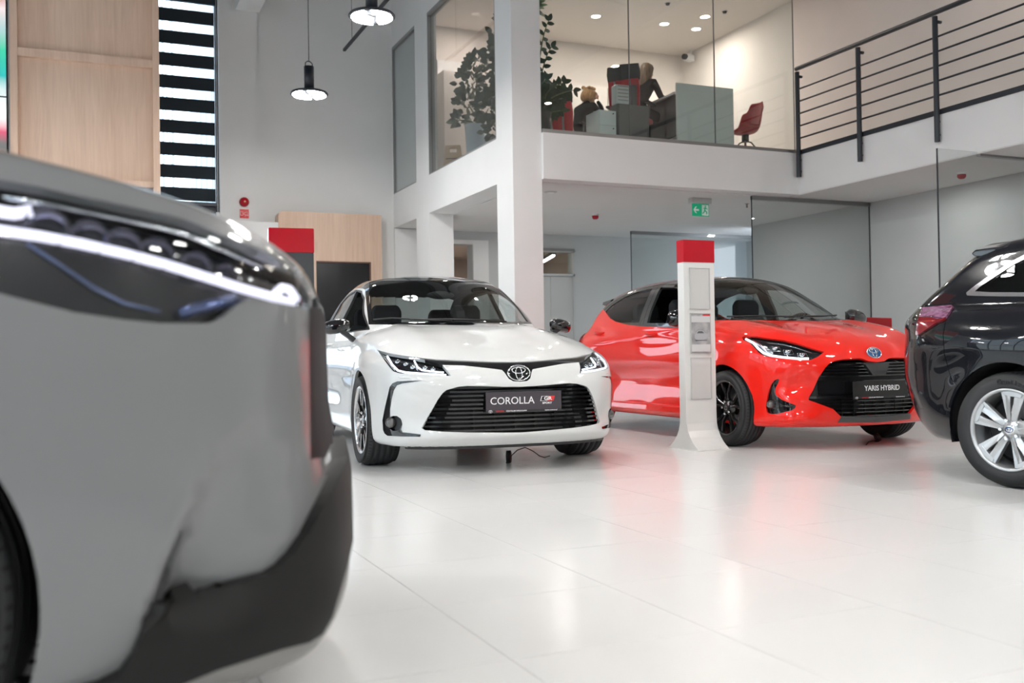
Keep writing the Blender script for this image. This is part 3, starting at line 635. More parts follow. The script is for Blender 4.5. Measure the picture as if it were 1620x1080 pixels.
# wet floor sign
ws = empty('wet_floor_sign', (5.40, 14.62, FZ), math.radians(-26), 'tan folding wet floor sign with a red warning triangle behind the upper window', 'sign')
TAN = mat('tan_plastic', (.70, .52, .32), .45)
for sgn in (-1, 1):
    m = MB(); A = lambda x, z: (x, sgn*(.02+.15*(1-z/.62)), z)
    def quad(x0, x1, z0, z1, x2, x3, m=m, A=A, t=.008): m.loft([[A(x0, z0), A(x1, z0), (A(x1, z0)[0], A(x1, z0)[1]+t, z0), (A(x0, z0)[0], A(x0, z0)[1]+t, z0)], [A(x2, z1), A(x3, z1), (x3, A(x3, z1)[1]+t, z1), (x2, A(x2, z1)[1]+t, z1)]], smooth=False)
    quad(-.17, .17, 0, .50, -.13, .13); quad(-.13, -.06, .50, .57, -.122, -.055); quad(.06, .13, .50, .57, .055, .122); quad(-.122, .122, .57, .62, -.115, .115)
    m.build('panel', TAN, ws, merge=False)
m = MB()
yy = lambda z: -(.026+.15*(1-z/.62))-.003
def seg(mb, a, b, r): mb.cyl((a[0], yy(a[1]), a[1]), (b[0], yy(b[1]), b[1]), r, 6)
T = [(-.10, .14), (.10, .14), (0, .31)]
for k in range(3): seg(m, T[k], T[(k+1) % 3], .008)
for a, b in (((-.01, .26), (.01, .215)), ((.01, .215), (-.03, .165)), ((.01, .215), (.05, .165)), ((0, .245), (.045, .225))): seg(m, a, b, .006)
m.build('warning_triangle', mat('warn_red', (.65, .04, .03), .5), ws, merge=False)
m = MB()
for z in (.40, .395): seg(m, (-.11, z), (.11, z), .005)
for z in (.09, .06): seg(m, (-.08, z), (.09, z), .005)
m.build('caption_lines', mat('dark_brown_print', (.1, .05, .03), .6), ws, merge=False)

# ------------------------------------------------------------------ people
SKIN = mat('skin', (.62, .36, .26), .5)
def skinned(name, pts, edges, radii, m, parent, root=0, sub=2):
    me = bpy.data.meshes.new(name); me.from_pydata(pts, edges, []); me.materials.append(m)
    o = bpy.data.objects.new(name, me); link(o, parent)
    s = o.modifiers.new('skin', 'SKIN'); s.use_smooth_shade = True; s.use_x_symmetry = False
    for v, r in zip(me.skin_vertices[0].data, radii): v.radius = (r, r) if not isinstance(r, tuple) else r
    me.skin_vertices[0].data[root].use_root = True
    q = o.modifiers.new('sub', 'SUBSURF'); q.levels = sub; q.render_levels = sub
    return o
def seated_woman(loc, rz, label, hair, head_tilt, reach, lean=.08, hairlen=.36, updo=False, hand_face=False):
    """+y is forward; seat height .47"""
    p = empty('person', loc, rz, label, 'person')
    hp = Vector((0, lean+.06, 1.14)); HT = hp+Vector((0, .05*head_tilt, 0))
    # body: pelvis, spine, neck, head base, arms, legs (one surface)
    P_ = [(0, -.05, .52), (0, -.04, .66), (0, lean*.5-.03, .80), (0, lean-.01, .93), (0, lean+.02, 1.01), (0, lean+.04, 1.08)]
    R_ = [(.15, .12), (.125, .10), (.14, .105), (.15, .10), (.06, .055), (.045, .045)]
    E_ = [(0, 1), (1, 2), (2, 3), (3, 4), (4, 5)]
    for s in (-1, 1):
        b = len(P_); P_ += [(s*.16, lean, .96), (s*.21, lean+.10*reach, .76), (s*.17, lean+.32*reach+.02, .80), (s*.14, lean+.42*reach+.02, .81)]
        if hand_face and s > 0: P_[b+1:b+4] = [(s*.20, lean+.16, .80), (s*.13, lean+.20, .98), (s*.085, lean+.16, 1.07)]
        R_ += [.055, .042, .034, .028]; E_ += [(3, b), (b, b+1), (b+1, b+2), (b+2, b+3)]
        c = len(P_); P_ += [(s*.09, .08, .53), (s*.11, .40, .52), (s*.11, .42, .28), (s*.11, .40, .07), (s*.11, .50, .03)]
        R_ += [.088, .066, .052, .036, .03]; E_ += [(0, c), (c, c+1), (c+1, c+2), (c+2, c+3), (c+3, c+4)]
    skinned('body', P_, E_, R_, mat('black_clothing', (.006, .006, .008), .9, spec=.1), p)
    h = MB(); rings = []
    for z, rx, ry, oy in ((-.125, .03, .035, .035), (-.11, .045, .055, .03), (-.07, .06, .08, .015), (-.02, .070, .092, .005), (.03, .075, .098, 0), (.07, .07, .093, -.004), (.10, .052, .072, -.006), (.115, .02, .03, -.008)):
        rings.append([(rx*math.cos(a), oy+ry*math.sin(a), z) for a in [2*PI*k/18 for k in range(18)]])
    h.loft(rings); h.ell((0, .105, -.03), (.013, .02, .022), 10, 8)
    for s in (-1, 1): h.ell((s*.074, 0, -.02), (.012, .02, .03), 8, 6)
    h.cyl((0, .0, -.2), (0, .01, -.09), .045, 12)
    ho = h.build('head', SKIN, p, loc=HT, rot=(-.5*head_tilt, 0, 0))
    e = MB()
    for s in (-1, 1): e.ell((s*.03, .094, 0), (.014, .008, .007), 8, 6)
    e.build('eyes', mat('dark_eye', (.03, .02, .02), .3), ho); MB().ell((0, .096, -.068), (.022, .008, .006), 8, 6).build('mouth', mat('lips', (.45, .12, .12), .5), ho)
    m = MB(); rings = []
    if updo:
        for z, r_ in ((-.10, .055), (-.05, .085), (.02, .098), (.08, .092), (.12, .055), (.135, .015)):
            rings.append([((r_)*math.cos(a)*(1+.05*math.sin(5*a+z*60)), -.02+(r_+.012)*math.sin(a)*(.8 if math.sin(a) > 0 else 1), z) for a in [2*PI*k/20 for k in range(20)]])
        m.loft(rings); m.ell((0, -.1, -.04), (.07, .06, .09), 14, 10)
        for k in range(9): m.ell((.07*math.cos(k*.7), -.05+.05*math.sin(k*1.3), .09+.02*math.sin(k*2.)), (.035, .035, .03), 8, 6)
    else:
        for z, rx, ry, oy in ((-.12-hairlen, .05, .03, -.09), (-.10-hairlen*.6, .10, .055, -.085), (-.14, .10, .065, -.07), (-.07, .095, .085, -.045), (.0, .093, .10, -.025), (.06, .09, .105, -.015), (.10, .07, .085, -.012), (.13, .02, .03, -.01)):
            rings.append([(rx*math.cos(a)*(1+.05*math.sin(6*a)), oy+ry*math.sin(a), z) for a in [2*PI*k/24 for k in range(24)]])
        m.loft(rings)
    m.build('hair', hair, ho)
    # hands: palm + five fingers
    for s in (-1, 1):
        w_ = Vector((s*.14, lean+.43*reach+.03, .81)); d = Vector((-.2*s, 1, -.12)).normalized()
        if hand_face and s > 0: w_ = Vector((s*.082, lean+.155, 1.08)); d = Vector((-.15, -.1, 1)).normalized()
        sd = d.cross(Vector((0, 0, 1) if abs(d.z) < .8 else (0, 1, 0))).normalized()
        pts = [w_, w_+d*.05]; ed = [(0, 1)]; rd = [.024, (.034, .014)]
        for k, (o_, L_) in enumerate(((-.026, .055), (-.009, .068), (.009, .064), (.026, .05))):
            i = len(pts); b = w_+d*.075+sd*o_; pts += [b, b+d*L_*.55+Vector((0, 0, -.006)), b+d*L_+Vector((0, 0, -.02))]; ed += [(1, i), (i, i+1), (i+1, i+2)]; rd += [.0085, .0075, .006]
        i = len(pts); pts += [w_+d*.03-sd*s*.035, w_+d*.06-sd*s*.052]; ed += [(0, i), (i, i+1)]; rd += [.010, .008]
        skinned('hand', [tuple(q) for q in pts], ed, rd, SKIN, p, sub=1)
    return p
seated_woman((6.98, 11.60, FZ+.02), math.radians(-62), 'seated woman with long brown hair in black working at the pale desk', mat('brown_blonde_hair', (.30, .19, .11), .5, col2=(.10, .055, .03), scale=4, stretch=(14, 14, 1.5)), .5, .95, lean=.12)
seated_woman((6.80, 12.96, FZ+.0), math.radians(-70), 'seated blonde woman in black resting her face on a hand', mat('blonde_hair', (.62, .38, .18), .5, col2=(.36, .18, .07), scale=5, stretch=(10, 10, 3)), .6, .8, lean=.10, updo=True, hand_face=True)

# the hall was measured with the eye at 0.79 m; bring everything so far to the cars' scale
for o in list(S.objects):
    if o.parent is None and o.type in ('MESH', 'EMPTY'): o.location = Vector(o.location)*K; o.scale = Vector(o.scale)*K
# ------------------------------------------------------------------ car body machinery
def curve(pts, smooth=True):
    """monotone cubic interpolation through (x, y) pairs, as a fast lookup table"""
    pts = sorted(pts); xs = np.array([p[0] for p in pts], float); ys = np.array([p[1] for p in pts], float)
    h = np.diff(xs); d = np.diff(ys)/h; mm = np.zeros(len(xs)); mm[0] = d[0]; mm[-1] = d[-1]
    for i in range(1, len(xs)-1):
        if d[i-1]*d[i] > 0:
            w1, w2 = 2*h[i]+h[i-1], h[i]+2*h[i-1]; mm[i] = (w1+w2)/(w1/d[i-1]+w2/d[i])
    tx = np.linspace(xs[0], xs[-1], 900); k = np.clip(np.searchsorted(xs, tx)-1, 0, len(h)-1)
    t = (tx-xs[k])/h[k]; ty = (2*t**3-3*t**2+1)*ys[k]+(t**3-2*t**2+t)*h[k]*mm[k]+(-2*t**3+3*t**2)*ys[k+1]+(t**3-t**2)*h[k]*mm[k+1]
    s0, s1 = mm[0], mm[-1]
    def f(x):
        x = np.asarray(x, float); r = np.interp(x, tx, ty)
        return r+np.where(x < xs[0], (x-xs[0])*s0, 0)+np.where(x > xs[-1], (x-xs[-1])*s1, 0)
    return f
def smax(a, b, k):
    h = np.maximum(k-np.abs(a-b), 0)/k; return np.maximum(a, b)+h*h*k*.25
def smin(a, b, k): return -smax(-a, -b, k)
def sstep(a, b, x): t = np.clip((x-a)/(b-a), 0, 1); return t*t*(3-2*t)
def make_field(s):
    plan, sec, top, crown = curve(s['plan']), curve(s['section']), curve(s['top']), curve(s['crown'])
    nose, npl, tail, tpl = curve(s['nose']), curve(s['nose_plan']), curve(s['tail']), curve(s['tail_plan'])
    roof, cw = curve(s['roof']), curve(s['cabin']); wf = curve(s['wrap'])
    tum = s['tumble']; zb = s['zbelt']; belly = s.get('belly', .17); fl = s.get('flare', .018); WB = s['wb']; rw = s['arch']
    mod = s.get('mod'); kt = s.get('k_top', .09); kn = s.get('k_nose', .10); kc = s.get('k_cab', .10); ku = s.get('k_belt', .035)
    tumc = curve([(0, 0), (.15, .15*tum*.8), (.3, .3*tum), (.45, .47*tum), (.6, .66*tum)])
    def field(x, y, z):
        y = np.abs(y)
        W = plan(x)-sec(z)
        for xc in (0, -WB):
            r = np.hypot(x-xc, z-s['hub'])
            W = W+fl*np.exp(-((r-rw)/.09)**2)*(z > .1)
        T = top(x)-crown(y)
        N = nose(z)-npl(y); Q = tail(z)+tpl(y)
        if mod: W, T, N, Q = mod(x, y, z, W, T, N, Q)
        f = smax(y-W, z-T, kt)
        f = smax(f, (x-N)*.9, kn); f = smax(f, (Q-x)*.9, kn)
        f = smax(f, belly-z, .04)
        xx = x+wf(x)*y*y
        c = smax(y-(cw(x)-tumc(np.maximum(z-zb, 0))+.15*np.minimum(z-zb, 0)*0), (z-roof(xx)+s['rcrown']*y*y)*.88, kc)
        c = smax(c, .5-z, .02); c = smax(c, Q-x+.03, .05); c = smax(c, x-N+.03, .05)
        f = smin(f, c, ku)
        if 'post' in s: f = s['post'](x, y, z, f)
        return f
    return field
class Car:
    def __init__(s, name, spec, loc, ang, label, cat='car', nst=.021, nth=118):
        s.spec = spec; s.F = make_field(spec)
        s.root = empty(name, (loc[0], loc[1], 0), ang, label, cat)
        c, n = math.cos(ang), math.sin(ang)
        s.R = np.array([[c, -n, 0], [n, c, 0], [0, 0, 1]]); s.T = np.array([loc[0], loc[1], 0.])
        s.eye = (EYE-s.T) @ s.R
        s.names = {0: 'body'}; s.bm = None
        s.mesh(nst, nth)
    # projections -----------------------------------------------------
    def view(s):       # seen from the photographer's position
        def pr(P): v = P @ s.R.T+s.T-EYE; z = v @ CF; z = np.where(np.abs(z) < 1e-6, 1e-6, z); return np.stack([810+1575*(v @ CR)/z, 540-1575*(v @ CU)/z], 1)
        def un(q): d = (CF*1575+CR*(q[0]-810)-CU*(q[1]-540))/1575; return s.eye, d @ s.R
        return pr, un, lambda C: s.eye-C
    def side(s):
        return (lambda P: P[:, [0, 2]]), (lambda q: (np.array([q[0], -3., q[1]]), np.array([0, 1., 0]))), (lambda C: np.array([[0, -1., 0]]))
    def front(s):
        return (lambda P: P[:, [1, 2]]), (lambda q: (np.array([4., q[0], q[1]]), np.array([-1., 0, 0]))), (lambda C: np.array([[1., 0, 0]]))
    def rear(s):
        return (lambda P: P[:, [1, 2]]), (lambda q: (np.array([-8., q[0], q[1]]), np.array([1., 0, 0]))), (lambda C: np.array([[-1., 0, 0]]))
    def plan(s):
        return (lambda P: P[:, [0, 1]]), (lambda q: (np.array([q[0], q[1], 4.]), np.array([0, 0, -1.]))), (lambda C: np.array([[0, 0, 1.]]))
    def grad(s, P):
        e = 2e-3; g = np.stack([s.F(*(P+np.array(d)*e).T)-s.F(*(P-np.array(d)*e).T) for d in ((1, 0, 0), (0, 1, 0), (0, 0, 1))], 1)
        on = np.abs(P[:, 1]) < 1e-4; g[on, 1] = 0
        return g/np.maximum(np.linalg.norm(g, axis=1, keepdims=True), 1e-9)
    def hit(s, pts, proj='view', off=0.):
        """points on the skin seen along a projection"""
        pr, un, _ = getattr(s, proj)(); out = []
        for q in pts:
            o, d = un(q); d = d/np.linalg.norm(d); t = np.linspace(.2, 14, 2800); P = o+t[:, None]*d; f = s.F(*P.T)
            k = np.argmax(f < 0)
            if f[k] >= 0: k = int(np.argmin(f)); out.append(P[k]); continue
            a, b = t[max(k-1, 0)], t[k]
            for _ in range(18):
                m_ = .5*(a+b); p = o+m_*d
                if s.F(*p) < 0: b = m_
                else: a = m_
            out.append(o+b*d)
        P = np.array(out)
        return P+s.grad(P)*off
    def mesh(s, nst, nth):
        sp = s.spec; xr, xf, z0 = sp['xr'], sp['xf'], sp.get('z0', .60); a = sp.get('fan', .5)
        xs = np.arange(xr+a, xf-a, nst); n1, n2 = len(xs), int(1.6*a/nst); ph = np.linspace(0, PI/2, n2+1)
        st = [(xr+a, -math.cos(p), math.sin(p)) for p in ph[:-1]]+[(x, 0., 1.) for x in xs]+[(xf-a, math.sin(p), math.cos(p)) for p in ph]
        st = np.array(st); th = np.linspace(0, PI, nth+1)
        O = np.repeat(np.stack([st[:, 0], st[:, 0]*0, st[:, 0]*0+z0], 1)[:, None], nth+1, 1)
        D = np.stack([st[:, 1][:, None]*np.sin(th), -st[:, 2][:, None]*np.sin(th), -np.cos(th)[None]*np.ones((len(st), 1))], 2)
        sh = O.shape; O = O.reshape(-1, 3); D = D.reshape(-1, 3)
        lo = np.zeros(len(O)); hi = np.full(len(O), np.nan); tt = np.linspace(0.02, 1.6, 64); prev = lo.copy()
        for t in tt:
            f = s.F(*(O+D*t).T); new = np.isnan(hi) & (f >= 0); hi[new] = t; lo[new] = prev[new]; prev[:] = t
            if not np.isnan(hi).any(): break
        hi[np.isnan(hi)] = 1.6
        for _ in range(16):
            m_ = .5*(lo+hi); ins = s.F(*(O+D*m_[:, None]).T) < 0; lo = np.where(ins, m_, lo); hi = np.where(ins, hi, m_)
        P = (O+D*(.5*(lo+hi))[:, None]); P[np.abs(P[:, 1]) < 1e-6, 1] = 0
        n = sh[1]; F = [(i*n+j, i*n+j+1, (i+1)*n+j+1, (i+1)*n+j) for i in range(sh[0]-1) for j in range(nth)]
        me = bpy.data.meshes.new('tmp'); me.from_pydata(P.tolist(), [], F)
        bm = bmesh.new(); bm.from_mesh(me); bpy.data.meshes.remove(me)
        bmesh.ops.remove_doubles(bm, verts=bm.verts, dist=4e-4); bmesh.ops.dissolve_degenerate(bm, edges=bm.edges, dist=1e-5)
        bmesh.ops.recalc_face_normals(bm, faces=bm.faces)
        bm.normal_update(); bm.faces.ensure_lookup_table()
        f = max(bm.faces, key=lambda f: f.calc_center_median().z)
        if f.normal.z < 0: bmesh.ops.reverse_faces(bm, faces=bm.faces)
        s.lay = bm.faces.layers.int.new('part'); s.bm = bm
    def pid(s, name):
        for k, v in s.names.items():
            if v == name: return k
        k = len(s.names); s.names[k] = name; return k
    def cut(s, poly, proj, name, only=None, cond=None, invert=False):
        pr, un, toeye = getattr(s, proj)() if isinstance(proj, str) else proj
        bm = s.bm; lay = s.lay; poly = [tuple(map(float, p)) for p in poly]; pa = np.array(poly)
        lo, hi = pa.min(0)-1e-4, pa.max(0)+1e-4
        bm.verts.ensure_lookup_table(); bm.verts.index_update()
        V = np.array([v.co[:] for v in bm.verts]); U = pr(V)
        onl = None if only is None else {s.pid(o) for o in only}
        faces = list(bm.faces); cen = np.array([f.calc_center_median()[:] for f in faces]); nor = np.array([f.normal[:] for f in faces])
        ok = (toeye(cen)*nor).sum(1) > 0
        cand = []
        for f, k, c in zip(faces, ok, cen):
            if not k or (onl is not None and f[lay] not in onl) or (cond is not None and not cond(*c)): continue
            uv = [U[v.index] for v in f.verts]
            if max(u[0] for u in uv) < lo[0] or min(u[0] for u in uv) > hi[0] or max(u[1] for u in uv) < lo[1] or min(u[1] for u in uv) > hi[1]: continue
            cand.append(f)
        cand = set(cand); cache = {}
        def uvof(v):
            k = v
            if k not in cache: cache[k] = pr(np.array([v.co[:]]))[0]
            return cache[k]
        for a, b in zip(poly, poly[1:]+poly[:1]):
            oa, da = un(a); ob, db = un(b)
            pA = oa+da*2.; pB = ob+db*2.; no = np.cross(pB-pA, da); L = np.linalg.norm(no)
            if L < 1e-12: continue
            no = no/L; x0, x1 = min(a[0], b[0])-1e-4, max(a[0], b[0])+1e-4; y0, y1 = min(a[1], b[1])-1e-4, max(a[1], b[1])+1e-4
            sub = []
            for f in cand:
                if not f.is_valid: continue
                uv = [uvof(v) for v in f.verts]
                if max(u[0] for u in uv) < x0 or min(u[0] for u in uv) > x1 or max(u[1] for u in uv) < y0 or min(u[1] for u in uv) > y1: continue
                sub.append(f)
            if not sub: continue
            ge = set(sub)
            for f in sub: ge.update(f.edges); ge.update(f.verts)
            r = bmesh.ops.bisect_plane(bm, geom=list(ge), dist=1e-5, plane_co=Vector(pA), plane_no=Vector(no))
            for g in r['geom']:
                if isinstance(g, bmesh.types.BMFace): cand.add(g)
        px, py = pa[:, 0], pa[:, 1]; n = len(poly); k = s.pid(name); cnt = 0
        fl = [f for f in cand if f.is_valid]
        if not fl: print('cut: nothing for', name); return
        C = pr(np.array([f.calc_center_median()[:] for f in fl])); ins = np.zeros(len(fl), bool)
        for i in range(n):
            x1, y1, x2, y2 = px[i], py[i], px[(i+1) % n], py[(i+1) % n]
            c_ = ((y1 > C[:, 1]) != (y2 > C[:, 1])) & (C[:, 0] < (x2-x1)*(C[:, 1]-y1)/((y2-y1) if y2 != y1 else 1e-12)+x1); ins ^= c_
        for f, q in zip(fl, ins):
            if q: f[lay] = k; cnt += 1
        if cnt == 0: print('cut: empty', name)
    def seam(s, pts, proj, w=.0035, only=None, cond=None, name='gap'):
        if proj == 'view': w = w*210
        for a, b in zip(pts, pts[1:]):
            d = np.array(b, float)-np.array(a, float); L = np.hypot(*d)
            if L < 1e-9: continue
            d /= L; n = np.array([-d[1], d[0]])*w*.5; a_ = np.array(a)-d*w*.3; b_ = np.array(b)+d*w*.3
            s.cut([a_+n, b_+n, b_-n, a_-n], proj, name, only, cond)
    def piece(s, parts, name, m, off=0., thick=.0, centre=True, parent=None, inner=None, keep=None, xf=None, label=None):
        """mesh object(s) from cut patches; centre pieces are mirrored within one mesh, side pieces become two objects"""
        ids = {k for k, v in s.names.items() if v in parts}
        fs = [f for f in s.bm.faces if f[s.lay] in ids and (keep is None or keep(*f.calc_center_median()))]
        if not fs: print('piece: empty', name, parts); return []
        idx = {}; vs = []
        for f in fs:
            for v in f.verts:
                if v not in idx: idx[v] = len(vs); vs.append(v.co[:])
        V = np.array(vs); N = s.grad(V); n = len(V)
        polys = [[idx[v] for v in f.verts] for f in fs]
        O = V+N*off; O[np.abs(V[:, 1]) < 1e-5, 1] = 0
        loopn = []; P = list(O); FF = list(polys); mi = [0]*len(polys)
        for p in polys: loopn += [tuple(N[i]) for i in p]
        if thick:
            I = O-N*thick; I[np.abs(V[:, 1]) < 1e-5, 1] = 0; P += list(I)
            ec = {}
            for p in polys:
                for a, b in zip(p, p[1:]+p[:1]): ec[(a, b)] = ec.get((a, b), 0)+1
            for p in polys: FF.append([i+n for i in p[::-1]]); mi.append(1); loopn += [tuple(-N[i]) for i in p[::-1]]
            P_ = np.array(P)
            for (a, b) in ec:
                if (b, a) in ec: continue
                if abs(V[a][1]) < 1e-4 and abs(V[b][1]) < 1e-4: continue
                FF.append([b, a, a+n, b+n]); mi.append(0)
                fn = np.cross(P_[a]-P_[b], P_[a+n]-P_[b]); L = np.linalg.norm(fn); fn = fn/L if L > 1e-12 else np.array([0, 0, 1.]); loopn += [tuple(fn)]*4
        P = np.array(P)
        if xf is not None: P = xf(P)
        def mk(P, FF, mi, ln):
            me = bpy.data.meshes.new(name); me.from_pydata(P.tolist(), [], FF)
            me.materials.append(m)
            if thick: me.materials.append(inner or m)
            me.polygons.foreach_set('material_index', mi); me.polygons.foreach_set('use_smooth', [True]*len(FF))
            me.update(); me.normals_split_custom_set(ln)
            o = bpy.data.objects.new(name, me); link(o, parent or s.root)
            if label: o['label'] = label
            return o
        Pm = P*np.array([1, -1, 1]); FM = [f[::-1] for f in FF]; lm = []; k = 0
        for f in FF:
            q = loopn[k:k+len(f)]; k += len(f); lm += [(a, -b, c) for a, b, c in q[::-1]]
        if centre:
            n0 = len(P); return [mk(np.vstack([P, Pm]), FF+[[i+n0 for i in f] for f in FM], mi+mi, loopn+lm)]
        return [mk(P, FF, mi, loopn), mk(Pm, FM, mi, lm)]
    def ribbon(s, pts, name, m, r=.006, off=-.015, proj='view', parents=None, flat=1., both=True):
        P = s.hit(pts, proj, off); out = []
        for k, sg in enumerate((1, -1) if both else (1,)):
            q = P*np.array([1, sg, 1]); o = MB().tube([tuple(p) for p in q], r, 8).build(name, m, (parents[k] if parents else s.root)); out.append(o)
        return out
def add_both(car, fn, name, m, parents=None, **k):
    out = []
    for i, sg in enumerate((1, -1)):
        b = fn(MB())
        if sg < 0: b.v = [(x, -y, z) for x, y, z in b.v]
        out.append(b.build(name, m, parents[i] if parents else car.root, **k))
    return out
TYRE = mat('tyre_rubber', (.026, .027, .029), .62, bump=.1, scale=60)
DISC = mat('brake_disc_steel', (.25, .25, .26), .35, metal=.9)
def wheel(car, x, sg, y, R, wd, rr, style, face, edge=None, steer=0., brandtxt=None):
    """tyre (part) with rim, spokes, nuts ... (sub-parts); outer side towards sg*y"""
    h = wd/2; m = MB()
    pr = [(rr-.012, -h+.02), (rr, -h+.006), (rr+.018, -h+.002), (R*.82+.18*rr, -h-.008), (R-.03, -h-.002), (R-.010, -h+.012), (R-.003, -h+.030)]
    g = []
    for k in range(4):
        c = -h+.05+k*(wd-.10)/3; g += [(R, c-.006), (R-.007, c-.0045), (R-.007, c+.0045), (R, c+.006)]
    pr = pr+g+[(a, -b) for a, b in pr[::-1]]
    m.lathe(pr, 64, 'y')
    t = m.build('tyre', TYRE, car.root, loc=(x, y, R), rot=(0, 0, steer)); 
    lug = MB()
    if abs(y) > 0:
        for k in range(72):
            a = 2*PI*k/72; ca, sa = math.cos(a), math.sin(a)
            for q in (-1, 1):
                def cp(r_, yy, da): return (r_*math.cos(a+da), yy, r_*math.sin(a+da))
                lug.add([cp(R-.0092, q*(h-.0125), -.008), cp(R-.0018, q*(h-.031), -.008), cp(R-.0018, q*(h-.031), .010), cp(R-.0092, q*(h-.0125), .010)], [(0, 1, 2, 3)])
        lug.build('shoulder_block', mat('tread_shadow', (.006, .006, .006), .8), t, merge=False)['kind'] = 'stuff'
    o = sg*h
    def Y(d): return sg*(h-d)          # depth d inwards from the outer face
    b = MB().lathe([(rr+.004, Y(.004)), (rr+.002, Y(0)), (rr-.010, Y(.003)), (rr-.016, Y(.02)), (rr-.022, Y(.09)), (rr-.02, Y(.17))], 56, 'y'); b.build('rim', edge or face, t)
    MB().lathe([(.06, Y(.11)), (rr-.05, Y(.11)), (rr-.05, Y(.125)), (.06, Y(.125))], 40, 'y').build('brake_disc', DISC, t)
    MB().lathe([(0, Y(.14)), (rr-.02, Y(.14))], 32, 'y').build('hub_backing', BLACK, t)
    cal = MB()
    for k in range(7):
        pass
    cal.prism([((rr-.03)*math.cos(a), (rr-.03)*math.sin(a)) for a in np.linspace(-.4, .4, 8)]+[((rr-.11)*math.cos(a), (rr-.11)*math.sin(a)) for a in np.linspace(.4, -.4, 8)], min(Y(.08), Y(.13)), max(Y(.08), Y(.13)), 'y'); cal.build('brake_caliper', DARK, t)
    def spoke(ang, poly, d0, d1, mm, nm='spoke', drop=.0):
        """poly: (radius, tangential offset, depth) rows as closed strip: list of (r, t)"""
        ca, sa = math.cos(ang), math.sin(ang); vs = []
        for dd in (d0, d1):
            for r_, t_ in poly:
                dep = dd+drop*(1-abs((r_-.10)/(rr-.10)-.6))
                vs.append((r_*ca-t_*sa, Y(dep+ (0.016*(r_ < .09) )), r_*sa+t_*ca))
        n = len(poly); fs = [tuple(range(n)), tuple(range(2*n-1, n-1, -1))]+[(i, n+i, n+(i+1) % n, (i+1) % n) for i in range(n)]
        MB().add(vs, fs).build(nm, mm, t, bevel=.003)
    if style == 'ten':       # ten slim spokes, paired
        for k in range(5):
            a = PI/2+2*PI*k/5
            for q in (-1, 1): spoke(a, [(.045, q*.012), (.12, q*.030), (rr-.008, q*.085), (rr-.008, q*.055), (.12, q*.012), (.05, q*.002)], .018, .045, face)
    elif style == 'five_v':  # dark five double spokes with bright edges
        for k in range(5):
            a = PI/2+2*PI*k/5
            for q in (-1, 1):
                spoke(a, [(.04, q*.010), (.11, q*.026), (rr-.008, q*.066), (rr-.008, q*.034), (.12, q*.006)], .018, .045, face)
                spoke(a, [(.10, q*.029), (rr-.01, q*.070), (rr-.01, q*.058), (.11, q*.022)], .014, .022, edge or face, 'spoke_edge')
                spoke(a+q*PI/5*.93, [(.07, -.004), (rr-.02, -.007), (rr-.02, .007), (.07, .004)], .03, .05, edge or face, 'thin_spoke')
    else:                    # five broad split spokes in silver
        for k in range(5):
            a = math.radians(82)+2*PI*k/5
            for q in (-1, 1): spoke(a, [(.035, q*.004), (.06, q*.030), (rr-.014, q*.074), (rr-.008, q*.046), (rr-.008, q*.012), (.15, q*.010), (.10, q*.003)], .014, .045, face)
            spoke(a, [(rr-.04, -.05), (rr-.006, -.066), (rr-.006, .066), (rr-.04, .05)], .012, .04, face, 'spoke_foot')
            spoke(a, [(.03, -.03), (.085, -.033), (.10, 0), (.085, .033), (.03, .03)], .016, .045, face, 'spoke_root')
    MB().lathe([(0, Y(.020)), (.033, Y(.021)), (.037, Y(.026)), (.06, Y(.036)), (.072, Y(.06))], 28, 'y').build('hub', face, t)
    MB().lathe([(0, Y(.0165)), (.022, Y(.0175)), (.029, Y(.020)), (.030, Y(.022))], 24, 'y').build('hub_cap', edge or CHROME if style != 'ten' else BLACK, t)
    em = MB(); ovals(em, 1.); em.v = [(p[0]*.23, Y(.0155)+p[1]*.0, p[2]*.23) for p in em.v]
    em.build('hub_emblem', mat('emblem_blue', (.02, .10, .28), .3) if style == 'split' else CHROME, t, merge=False)
    for k in range(5):
        a = PI/2+.3+2*PI*k/5
        MB().cyl((.052*math.cos(a), Y(.03), .052*math.sin(a)), (.052*math.cos(a), Y(.012), .052*math.sin(a)), .0095, 6).build('wheel_nut', CHROME, t)
    return t
def ovals(mb, s_):
    """three interlocking ellipses, in the x-z plane, about 0.2 wide"""
    def el(cx, cz, rx, rz, r): mb.tube([(cx+rx*math.cos(a), 0, cz+rz*math.sin(a)) for a in [2*PI*k/28 for k in range(29)]], r, 6, caps=False)
    el(0, 0, .098*s_, .066*s_, .0062*s_); el(0, .024*s_, .060*s_, .026*s_, .0055*s_); el(0, -.004*s_, .028*s_, .056*s_, .0055*s_)
    return mb
def emblem(car, x, z, tilt, w_=.145, backing=None):
    e = MB().ell((0, 0, 0), (.5*w_*1.02, .006, .34*w_*1.05), 28, 10).build('emblem', backing or GBLACK, car.root)
    e.matrix_local = Matrix.Translation((x, 0, z)) @ Matrix.Rotation(PI/2, 4, 'Z') @ Matrix.Rotation(-tilt, 4, 'X')
    m = MB(); ovals(m, w_/.2); m.v = [(a, b*.7-.007, c) for a, b, c in m.v]; m.build('emblem_ovals', CHROME, e, merge=False)
    return e
